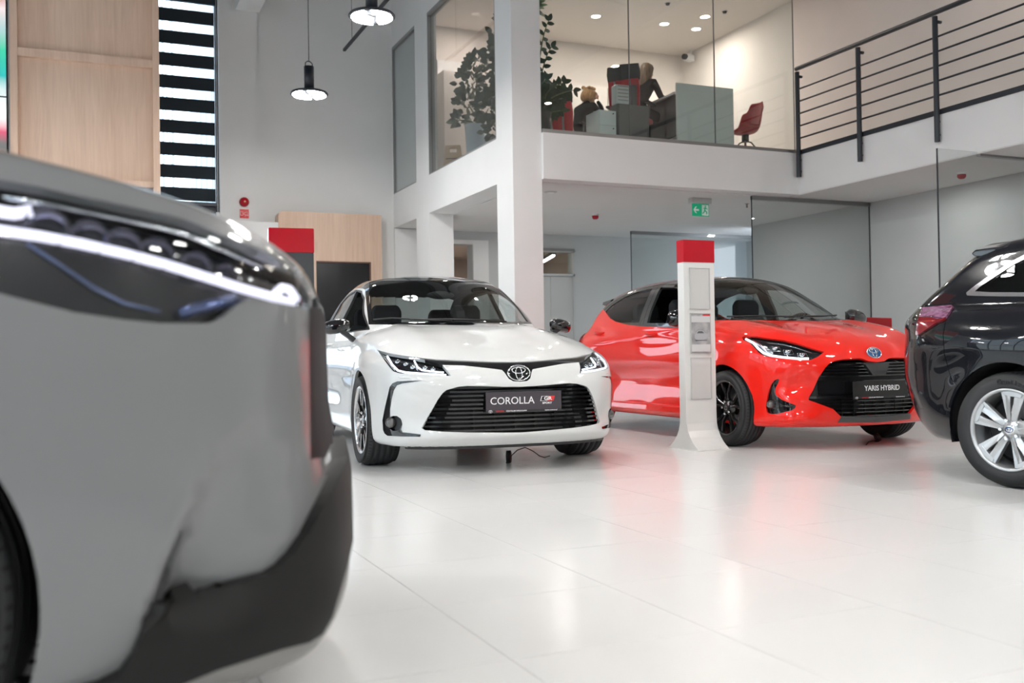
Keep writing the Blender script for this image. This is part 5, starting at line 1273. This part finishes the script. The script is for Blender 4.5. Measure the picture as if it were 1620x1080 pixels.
    c.piece(['grille'], 'grille_backing', BLACK, off=-.07); c.piece(['lipstrip'], 'lower_grille_strip', mat('satin_grey_plastic', (.06, .06, .062), .35), off=.004, thick=.02)
    fp = c.piece(['fog'], 'fog_lamp_pod', GBLACK, off=-.03, centre=False)
    c.piece(['tail_light'], 'tail_light', mat('tail_light_red', (.22, .01, .02), .1, coat=1.), off=.02, thick=.03, centre=False)
    cov = c.piece(['headlight'], 'headlight', LAMPGLASS, off=-.001, centre=False); hs = c.piece(['headlight'], 'lamp_housing', LAMPIN, off=-.03, centre=False)
    for a, b in zip(cov, hs): b.parent = a
    c.ribbon([(1179, 534.5), (1191, 541), (1199, 550.5), (1207, 557.5), (1218, 561.5), (1240, 564.5), (1262, 566.3), (1280, 566.3)], 'light_strip', DRL, .010, -.012, parents=cov)
    c.ribbon([(1190, 537), (1203, 545), (1211, 554), (1222, 558)], 'lamp_reflector', LAMPCH, .011, -.018, parents=cov)
    c.ribbon([(1213, 540.5), (1240, 543.5), (1262, 549), (1285, 557)], 'lamp_reflector', LAMPCH, .0035, -.012, parents=cov)
    for q in ((1226, 549), (1247, 554), (1270, 559)):
        P = c.hit([q, (q[0]+6, q[1]-3), (q[0]+9, q[1]+4), (q[0]-6, q[1]+5), (q[0]-8, q[1]-3)], 'view', -.020)
        for k, sg in enumerate((1, -1)):
            MB().ell((P[0][0], P[0][1]*sg, P[0][2]), (.016, .030, .018), 14, 8).build('lamp_lens', LAMPCH, cov[k])
            MB().tube([tuple(p*np.array([1, sg, 1])) for p in P[[1, 2, 3, 4, 1]]], .003, 6).build('lens_frame', LAMPCH, cov[k])
    P = c.hit([(1221, 640)], 'view', -.012)[0]
    for k, sg in enumerate((1, -1)): MB().lathe([(0, .012), (.024, .006), (.033, -.01), (.033, -.03)], 20, 'x', (P[0], P[1]*sg, P[2])).build('fog_lamp', mat('fog_lens'), fp[k])
    c.ribbon([(1238, 641.5), (1254, 643.5)], 'fog_fin', GBLACK, .006, .0, parents=fp)
    # grille: smooth upper band, fine mesh bars, camera pad
    up = [p for p in gr]
    slats(c, gr, [.405+.0*k for k in range(1)], 'grille_crossbar', GBLACK, off=-.004, hgt=.009, dep=.04)
    slats(c, gr, [.252+.03*k for k in range(5)], 'grille_slat', GBLACK, off=-.02, hgt=.004, dep=.03)
    slats(c, gr, [.565, .59, .615, .64, .665], 'grille_slat', GBLACK, off=-.016, hgt=.0045, dep=.03)
    for y in (-.30, -.2, -.1, 0, .1, .2, .30):
        x_ = float(c.hit([(y, .32)], 'front', -.045)[0][0]); MB().box((x_-.015, y-.003, .24), (x_, y+.003, .39)).build('grille_rib', BLACK, c.root)
    Q = c.hit([(y, z) for z in (.43, .48, .53) for y in (-.5, -.36, -.2, 0)], 'front', -.028).reshape(3, 4, 3)
    MB().loft([[tuple(p) for p in np.vstack([r_, r_[:-1][::-1]*np.array([1, -1, 1])])] for r_ in Q], close=False, caps=False).build('grille_band', GBLACK, c.root)
    Q = c.hit([(y, z) for z, yy in ((.565, .06), (.60, .085), (.655, .12)) for y in (-yy, 0, yy)], 'front', .0).reshape(3, 3, 3)
    MB().loft([[tuple(p) for p in r_]+[(r_[2][0]-.05, r_[2][1], r_[2][2]), (r_[0][0]-.05, r_[0][1], r_[0][2])] for r_ in Q], smooth=False).build('sensor_pad', mat('satin_dark_plastic', (.035, .035, .036), .4), c.root)
    em = float(c.hit([(0, .735)], 'front')[0][0]); emblem(c, em+.004, .735, math.radians(24), .135, mat('emblem_blue', (.02, .10, .28), .3))
    plate(c, .825, .455, 'YARIS HYBRID', 'b', dy=-.015); MB().box((.775, -.2, .41), (.818, .2, .50)).build('plate_bracket', BLACK, c.root)
    mirror(c, -.52, .93, 1.06, GBLACK, (.085, .115, .078))
    wipers(c, [[(1150, 503.5), (1200, 502.5), (1260, 503.8)], [(1240, 504.5), (1300, 502.8), (1322, 501.5)]])
    for xh, zh in ((-1.20, .93), (-2.28, .97)):
        for sg in (-1, 1):
            yb = abs(float(c.hit([(xh, zh)], 'side')[0][1])); MB().tube([(xh, sg*(yb-.01), zh), (xh-.03, sg*(yb+.03), zh), (xh-.15, sg*(yb+.032), zh+.008), (xh-.18, sg*(yb-.01), zh+.01)], .013, 8).build('door_handle', PR, c.root)
            MB().ell((xh-.09, sg*(yb-.004), zh-.008), (.06, .008, .022), 14, 8).build('handle_recess', mat('deep_red', (.35, .008, .01), .3), c.root)
    # side skirts and rear spoiler
    for sg in (-1, 1):
        m = MB(); rings = []
        for x in np.linspace(-2.18, -.42, 10): rings.append([(x, sg*.80, .30), (x, sg*.875, .285), (x, sg*.885, .235), (x, sg*.85, .20), (x, sg*.76, .20)])
        m.loft(rings, smooth=False).build('side_skirt', PR, c.root, bevel=.006)
    MB().loft([[(-2.55, -y, 1.392-.05*y), (-2.88, -y, 1.385-.06*y), (-2.90, -y, 1.365-.06*y), (-2.55, -y, 1.35-.05*y)] for y in (-.56, -.3, 0, .3, .56)], smooth=False).build('roof_spoiler', RB, c.root, bevel=.006) if False else None
    m = MB(); rings = []
    for y in np.linspace(-.58, .58, 9): d = .10*(y/.58)**2; rings.append([(-2.50, y, 1.43-d), (-2.76+d*.6, y, 1.41-d), (-2.78+d*.6, y, 1.385-d), (-2.60, y, 1.36-d)])
    m.loft(rings, smooth=False).build('roof_spoiler', RB, c.root)
    MB().loft([[(-2.0, -.03, 1.47), (-2.0, .03, 1.47)], [(-2.16, -.018, 1.475), (-2.16, .018, 1.475)], [(-2.20, -.006, 1.52), (-2.20, .006, 1.52)]], close=False, caps=False).build('roof_antenna', RB, c.root)
    interior(c, xf=-.55, xr=-2.0, ztop=1.28, cowl=1.02, dashx=-.12, zs=.56)
    for x in (0, -2.56):
        for sg in (-1, 1): wheel(c, x, sg, sg*.770, .308, .205, .222, 'ten', mat('satin_black_wheel', (.014, .014, .015), .25, coat=.5))
    return c
RC_ = red_car()
wp = empty('charging_puck', (6.02, 6.35, 0), 1.2, 'small black plug on the floor beside the far front tyre of the red car', 'plug')
MB().cyl((0, 0, .030), (.0, -.03, .042), .034, 16).build('plug_body', BLACK, wp); MB().box((-.012, -.02, 0), (.012, .01, .01)).build('foot', BLACK, wp); MB().tube([(0, 0, .01), (-.1, .1, .012), (-.3, .2, .006)], .0035, 6).build('cable', BLACK, wp)

# ------------------------------------------------------------------ black estate
def mod_black(x, y, z, W, T, N, Q):
    W = W-.028*np.exp(-((z-.50)/.12)**2)*sstep(-.5, -1.0, x)*sstep(-2.4, -1.9, x)
    W = W+.022*np.exp(-((z-.80)/.10)**2)*np.exp(-((x+2.8)/.45)**2)
    W = W-.020*np.exp(-((z-.60)/.10)**2)*np.exp(-((x+3.42)/.14)**2)
    Q = Q-.02*np.exp(-((z-.92)/.05)**2)
    return W, T, N, Q
BLACK_CAR = dict(xr=-3.72, xf=.93, wb=2.70, hub=.316, arch=.365, half=.89, belly=.225, flare=.016,
    plan=[(-3.72, .72), (-3.5, .79), (-3.2, .85), (-2.9, .882), (-2.6, .89), (-1.35, .875), (-.6, .875), (0, .89), (.35, .88), (.6, .85), (.93, .74)],
    section=[(.15, .06), (.22, .03), (.32, .012), (.45, .010), (.6, .008), (.75, .0), (.84, .010), (.92, .035), (1.0, .075), (1.08, .14)],
    top=[(-3.75, .98), (-3.6, 1.02), (-3.3, 1.05), (-2.5, 1.05), (-.5, 1.02), (-.3, 1.0), (0, .955), (.3, .885), (.5, .830), (.7, .76), (.93, .62)],
    crown=[(0, 0), (.4, .012), (.6, .03), (.75, .06), (.85, .10), (.95, .17)],
    nose=[(.10, .78), (.24, .905), (.45, .925), (.62, .92), (.72, .885), (.9, .70)],
    nose_plan=[(0, 0), (.2, .006), (.4, .035), (.55, .085), (.65, .145), (.72, .205), (.78, .28), (.84, .40), (.90, .60), (1.0, 1.1)],
    tail=[(.10, -3.30), (.2, -3.40), (.3, -3.50), (.42, -3.57), (.52, -3.61), (.62, -3.63), (.75, -3.625), (.88, -3.61), (.98, -3.585), (1.1, -3.5)], tail_plan=[(0, 0), (.3, .005), (.5, .03), (.62, .07), (.72, .14), (.80, .24), (.88, .42), (1., .8)],
    roof=[(-3.85, .85), (-3.6, 1.03), (-3.35, 1.205), (-3.1, 1.375), (-2.9, 1.42), (-2.5, 1.44), (-1.9, 1.455), (-1.4, 1.45), (-1.08, 1.405), (-.8, 1.28), (-.5, 1.115), (-.28, .99), (0, .84)],
    cabin=[(-3.8, .62), (-3.4, .70), (-3.0, .745), (-2.5, .775), (-1.5, .79), (-.7, .785), (-.3, .76), (.1, .70)],
    wrap=[(-3.6, -.22), (-2.8, -.12), (-1.6, .1), (-1.1, .42), (-.3, .50)], tumble=.36, zbelt=.95, rcrown=.14, mod=mod_black, k_top=.08, k_nose=.10, k_cab=.07, k_belt=.03)
def black_car():
    c = Car('black_estate_car', BLACK_CAR, (5.78, 1.30), math.radians(-83.8), 'shiny black estate car cut by the right edge, rear end with silver wheel')
    PB = paint('black_pearl_paint', (.007, .008, .011), rough=.2)
    tl = [(1460.5, 488.3), (1480, 486), (1506.7, 484), (1509, 486), (1503, 496), (1495.6, 506), (1490, 509), (1484, 511), (1470, 520), (1454, 531), (1451, 529), (1451.5, 524), (1453.5, 508)]
    c.cut([(1440, 500), (1452, 484), (1511, 480), (1513, 486), (1499, 508), (1486, 514.5), (1455, 536), (1440, 536)], 'view', 'light_surround')
    c.cut(tl, 'view', 'tail_light')
    c.cut([(1440, 478), (1520, 478), (1501, 503), (1484, 506), (1468, 502), (1445, 503)], 'view', 'tail_upper', only=['tail_light'])
    wo = [(1559, 446.5), (1569.6, 431), (1582, 420), (1595.6, 409), (1620, 391), (1760, 300), (1760, 462), (1620, 452.5), (1570, 450), (1561, 448.5)]
    c.cut([(-3.06, 1.085), (-3.0, 1.13), (-2.80, 1.25), (-2.62, 1.325), (-2.4, 1.36), (-1.9, 1.372), (-1.3, 1.345), (-1.05, 1.285), (-.78, 1.13), (-.5, .98), (-1.2, .985), (-2.2, 1.01), (-2.9, 1.055), (-3.05, 1.068)], 'side', 'window_trim', cond=lambda x, y, z: z > .9 and y < -.4)
    c.cut([(-3.00, 1.09), (-2.97, 1.115), (-2.79, 1.225), (-2.61, 1.297), (-2.41, 1.333), (-2.30, 1.338), (-2.30, 1.037), (-2.9, 1.078)], 'side', 'quarter_glass', cond=lambda x, y, z: z > .9 and y < -.4)
    c.cut([(-2.22, 1.034), (-2.22, 1.343), (-1.9, 1.348), (-1.6, 1.34), (-1.6, 1.015)], 'side', 'rear_glass', cond=lambda x, y, z: z > .9 and y < -.4)
    c.cut([(-1.52, 1.012), (-1.52, 1.335), (-1.3, 1.318), (-1.06, 1.258), (-.81, 1.115), (-.6, 1.005), (-1.2, 1.0)], 'side', 'front_glass', cond=lambda x, y, z: z > .9 and y < -.4)
    c.cut([(0, 1.09), (-.56, 1.11), (-.50, 1.34), (0, 1.36)], 'rear', 'rear_screen', cond=lambda x, y, z: x < -3.)
    c.cut([(-1.12, .02), (-1.12, -.30), (-1.02, -.54), (-.50, -.66), (-.34, -.55), (-.26, .02)], 'plan', 'windscreen', cond=lambda x, y, z: z > .95)
    arches(c, (0, -2.70), .368)
    c.seam([(1513, 690), (1513, 640), (1517, 612), (1505, 600), (1494, 560), (1492, 530), (1496, 509)], 'view', .004, only=['body'])
    c.seam([(-2.20, 1.0), (-2.20, .9), (-2.33, .72), (-2.40, .6)], 'side', .005, only=['body']); c.seam([(-1.56, 1.0), (-1.56, .30)], 'side', .005, only=['body'])
    c.seam([(-3.72, .555), (-3.4, .56), (-3.02, .585)], 'side', .003, only=['body']) if False else None
    c.piece(['body'], 'body_shell', PB, thick=.022, inner=LINER)
    c.piece(['gap'], 'panel_gap', BLACK, off=-.004)
    c.piece(['light_surround'], 'tail_light_surround', GBLACK, off=.0, thick=.02, centre=False)
    lt = c.piece(['tail_light'], 'tail_light', mat('tail_lens_red', (.20, .008, .014), .12, coat=1.), off=.012, thick=.03, centre=False)
    pr_, _, _ = c.view()
    up_ = c.piece(['tail_upper'], 'reflector_lens', mat('speckled_pink_lens', (.50, .24, .42), .12, metal=.3, coat=1., col2=(.14, .01, .04), scale=26, stretch=(1, 2.2, 3)), off=.012, thick=.03, centre=False)
    for a, b in zip(lt, up_): b.parent = a
    c.ribbon([(1460, 502.5), (1478, 503), (1492, 505)], 'lens_band', mat('dark_lens_band', (.03, .02, .04), .1), .005, .008, parents=lt)
    c.ribbon([(1457, 510), (1468, 509), (1481, 509)], 'lens_band', mat('orange_lens', (.42, .03, .02), .15), .009, .004, parents=lt)
    c.piece(['window_trim'], 'window_trim', mat('satin_chrome', (.33, .33, .34), .25, metal=1.), off=.003, thick=.02, centre=False)
    for n_ in ('quarter_glass', 'rear_glass', 'front_glass'): c.piece([n_], 'side_window', CARGLASS_D if n_ != 'front_glass' else CARGLASS, off=-.002, centre=False)
    c.piece(['rear_screen'], 'rear_screen', CARGLASS_D, off=-.003); c.piece(['windscreen'], 'windscreen', CARGLASS, off=-.003)
    m = MB(); rings = []
    for y in np.linspace(-.60, .60, 11): d = .085*(y/.6)**2; rings.append([(-2.85, y, 1.43-d), (-3.15+d*.9, y, 1.425-d), (-3.175+d*.9, y, 1.405-d), (-3.15+d*.9, y, 1.385-d), (-2.95, y, 1.37-d)])
    m.loft(rings, smooth=False).build('roof_spoiler', PB, c.root, bevel=.008)
    for sg in (-1, 1): MB().tube([(-2.75, sg*.545, 1.425), (-2.70, sg*.545, 1.455), (-1.2, sg*.555, 1.455), (-1.15, sg*.555, 1.425)], .012, 8).build('roof_rail', MATS['satin_chrome'], c.root)
    # bumper recess with reflector
    P = c.hit([(1468, 601)], 'view', .0)[0]
    mirror(c, -.50, .93, .985, PB, (.075, .105, .068))
    interior(c)
    for x in (0, -2.70):
        for sg in (-1, 1): wheel(c, x, sg, sg*.782, .316, .205, .222, 'split', mat('silver_alloy', (.56, .57, .58), .3, metal=.75))
    # raised lettering on the near rear tyre
    t = [o for o in c.root.children if o.name.startswith('tyre') and o.location.x < -2 and o.location.y < 0][0]
    word = 'Continental'; 
    for k, ch_ in enumerate(word):
        a = math.radians(98-k*5.4); r_ = .262; yy = -.1025-.008
        text('tyre_letter', ch_, .038, mat('tyre_letter_black', (.003, .003, .003), .4), t, frame((r_*math.cos(a), yy, r_*math.sin(a)), (math.sin(a), 0, -math.cos(a)), (math.cos(a), 0, math.sin(a)), (0, -1, 0)), 0.0015, 'CENTER', 1.1, .0008)
    return c
BC = black_car()
# ------------------------------------------------------------------ grey crossover in the foreground
def mod_grey(x, y, z, W, T, N, Q):
    # recessed corner pocket ahead of a slanting crease
    xc = np.interp(z, [.30, .36, .48, .55, .63, .67, .72], [.56, .575, .62, .65, .695, .75, .84])
    d = np.interp(z, [.30, .36, .48, .62, .68], [.0, .085, .065, .038, .0])
    W = W-d*sstep(-.004, .016, x-xc)*(1-.8*sstep(.04, .22, x-xc))
    W = W+.010*np.exp(-((x-xc+.014)/.014)**2)*sstep(.33, .40, z)*sstep(.70, .62, z)
    N = N+.012*np.exp(-((z-.28)/.07)**2)
    return W, T, N, Q
GREY_CAR = dict(xr=-3.75, xf=.97, wb=2.85, hub=.37, arch=.42, half=.93, belly=.20, flare=.012, z0=.66,
    plan=[(-3.75, .74), (-3.4, .83), (-2.85, .93), (-1.4, .915), (-.6, .92), (0, .93), (.35, .928), (.55, .90), (.7, .86), (.85, .79), (.97, .70)],
    section=[(.15, .10), (.22, .05), (.32, .02), (.45, .004), (.6, .0), (.85, .0), (.98, .008), (1.06, .03), (1.14, .08), (1.22, .16)],
    top=[(-3.75, 1.05), (-3.3, 1.15), (-1., 1.26), (-.5, 1.26), (-.2, 1.245), (.1, 1.215), (.4, 1.148), (.6, 1.09), (.75, 1.035), (.86, .985), (.97, .90)],
    crown=[(0, 0), (.4, .01), (.6, .02), (.75, .035), (.85, .07), (.95, .13)],
    nose=[(.10, .80), (.20, .845), (.30, .875), (.42, .885), (.55, .865), (.65, .85), (.85, .845), (.96, .825), (1.05, .75), (1.15, .58)],
    nose_plan=[(0, 0), (.3, .0), (.5, .008), (.62, .025), (.70, .055), (.76, .10), (.82, .18), (.88, .32), (.94, .58), (1.05, 1.2)],
    tail=[(.1, -3.5), (.3, -3.66), (.6, -3.72), (.9, -3.70), (1.05, -3.6)], tail_plan=[(0, 0), (.4, .03), (.6, .1), (.75, .22), (.88, .5), (1., .9)],
    roof=[(-3.9, .9), (-3.5, 1.15), (-3.1, 1.38), (-2.6, 1.54), (-2.1, 1.63), (-1.6, 1.65), (-1.2, 1.62), (-.9, 1.52), (-.6, 1.37), (-.3, 1.21), (0, 1.08)],
    cabin=[(-3.8, .60), (-3.2, .70), (-2.5, .775), (-1.5, .80), (-.7, .80), (-.3, .77), (.1, .70)],
    wrap=[(-3.6, -.22), (-2.8, -.12), (-1.6, .1), (-1.1, .42), (-.3, .50)], tumble=.36, zbelt=1.14, rcrown=.14, mod=mod_grey, k_top=.07, k_nose=.10, k_cab=.09, k_belt=.03)
DRLG = mat('lavender_daytime_light', (.8, .8, .9), .3, emit=(.84, .82, 1.), es=.62)
def grey_car():
    c = Car('grey_crossover_car', GREY_CAR, (-.242, 2.752), math.radians(-14.1), 'blurred grey crossover car front corner filling the left foreground', nst=.016, nth=150)
    PG = paint('cement_grey_paint', (.18, .185, .188), rough=.4)
    hl = [(-60, 275), (0, 283.6), (78, 299), (194, 324), (292, 346), (350, 371), (428, 402), (486, 433), (500, 444), (503, 486), (494, 487), (482, 486.5), (396.6, 471), (373, 484), (350, 503), (330.5, 511), (253, 511), (194, 505), (117, 493.6), (39, 474), (0, 464), (-60, 445)]
    c.cut(hl, 'view', 'headlight')
    c.cut([(488.5, 487), (640, 487), (640, 700), (524, 702), (516, 722), (491, 727)], 'view', 'nose_panel')
    lip = [(590, 660), (563, 678), (534, 719), (503, 784), (472, 844), (450, 874), (433, 892), (414, 904), (337, 923.5), (240.7, 952), (236, 964), (207, 1032), (188, 1058), (154, 1075), (100, 1090), (60, 1200), (240, 1200), (270, 1070), (337, 1046), (433, 1015), (472, 1005), (491, 993), (505, 969), (525, 906.6), (544, 839), (590, 728)]
    c.cut([(287, 836), (277, 855), (262, 890), (241, 951), (259, 947), (270, 905), (283, 866), (290, 845)], 'view', 'slot')
    c.cut(lip, 'view', 'lip')
    chin = [(270, 1070), (337, 1046), (433, 1015), (472, 1005), (491, 993), (505, 969), (525, 906.6), (544, 839), (590, 728), (640, 728), (640, 1300), (100, 1300), (200, 1090)]
    c.cut(chin, 'view', 'chin')
    c.cut([(.005, .02), (.7, .02), (.72, -.62), (.0, -.62)], 'plan', 'dummy') if False else None
    dlo = [(-.45, 1.22), (-.95, 1.46), (-1.3, 1.54), (-2.1, 1.54), (-2.8, 1.38), (-3.0, 1.24), (-1.6, 1.21)]
    c.cut(dlo, 'side', 'side_glass', cond=lambda x, y, z: z > 1.15 and y < -.4)
    c.cut([(-1.25, .02), (-1.2, -.40), (-1.05, -.6), (-.35, -.70), (-.1, -.5), (-.05, .02)], 'plan', 'windscreen', cond=lambda x, y, z: z > 1.2)
    arches(c, (0, -2.85), .415)
    c.seam([(-.02, 1.13), (-.04, .98)], 'side', .004, only=['body'])
    c.piece(['body'], 'body_shell', PG, thick=.022, inner=LINER)
    c.piece(['gap'], 'panel_gap', BLACK, off=-.004); c.piece(['slot'], 'air_slot', BLACK, off=-.03, centre=False)
    c.piece(['nose_panel'], 'nose_panel', mat('dark_nose_panel', (.009, .009, .010), .5, spec=.12), off=.0, thick=.03)
    CL = mat('charcoal_cladding', (.008, .0078, .0075), .6, spec=.3)
    c.piece(['lip'], 'bumper_cladding', CL, off=.028, thick=.04)
    c.piece(['chin'], 'chin_plate', mat('satin_silver_trim', (.24, .235, .23), .4, metal=.5), off=.018, thick=.03)
    cov = c.piece(['headlight'], 'headlight', LAMPGLASS, off=-.001, centre=False); hs = c.piece(['headlight'], 'lamp_housing', mat('dark_lamp_housing', (.012, .012, .014), .12, metal=.3, coat=.5), off=-.05, centre=False)
    for a, b in zip(cov, hs): b.parent = a
    c.ribbon([(-50, 350), (0, 358), (60, 366), (130, 379), (200, 395), (270, 413), (340, 434), (400, 452), (440, 463), (484, 477)], 'light_strip', DRLG, .0085, -.028, parents=cov)
    c.ribbon([(452, 462), (462, 450), (474, 452), (486, 470)], 'light_strip', DRLG, .0085, -.022, parents=cov)
    c.ribbon([(-20, 318), (20, 324), (50, 318)], 'light_strip', DRLG, .010, -.03, parents=cov)
    CRY = mat('crystal_lens', (.75, .75, .88), .08, metal=.8)
    for q, r in (((78, 345), .035), ((150, 362), .03), ((205, 377), .03), ((262, 392), .028), ((330, 412), .026), ((385, 425), .02)):
        P = c.hit([q], 'view', -.045)[0]
        for k, sg in enumerate((1, -1)): MB().lathe([(0, .02), (r*.6, .016), (r, 0), (r, -.03)], 18, 'y', (P[0], P[1]*sg, P[2])).build('projector_lens', CRY, cov[k])
    c.ribbon([(0, 300), (78, 312), (194, 335), (292, 357), (350, 382), (428, 414)], 'lamp_fin', LAMPCH, .004, -.02, parents=cov)
    c.ribbon([(40, 380), (90, 412), (150, 452), (200, 478), (260, 492)], 'light_guide', mat('iridescent_guide', (.14, .18, .32), .15, metal=.5), .0035, -.03, parents=cov)
    c.ribbon([(290, 496), (320, 486), (352, 480), (385, 470)], 'side_lens', mat('blue_lens', (.05, .08, .20), .08, metal=.6, coat=1.), .012, -.026, parents=cov)
    for k, sg in enumerate((1, -1)):
        pass
    c.piece(['side_glass'], 'side_window', CARGLASS_D, off=-.002, centre=False); c.piece(['windscreen'], 'windscreen', CARGLASS, off=-.003)
    c.cut([(0, 0)], 'side', 'x') if False else None
    # front opening between the nose panels
    MB().box((.80, -.42, .38), (.862, .42, .50)).build('lower_intake', BLACK, c.root, bevel=.01)
    mirror(c, -.55, 1.0, 1.14, GBLACK, (.085, .12, .078))
    interior(c, xf=-.45, ztop=1.42, cowl=1.12, dashx=-.2, zs=.68)
    for x in (0, -2.85):
        for sg in (-1, 1): wheel(c, x, sg, sg*.80, .37, .225, .235, 'ten', MATS['satin_black_wheel'])
    return c
GC = grey_car()
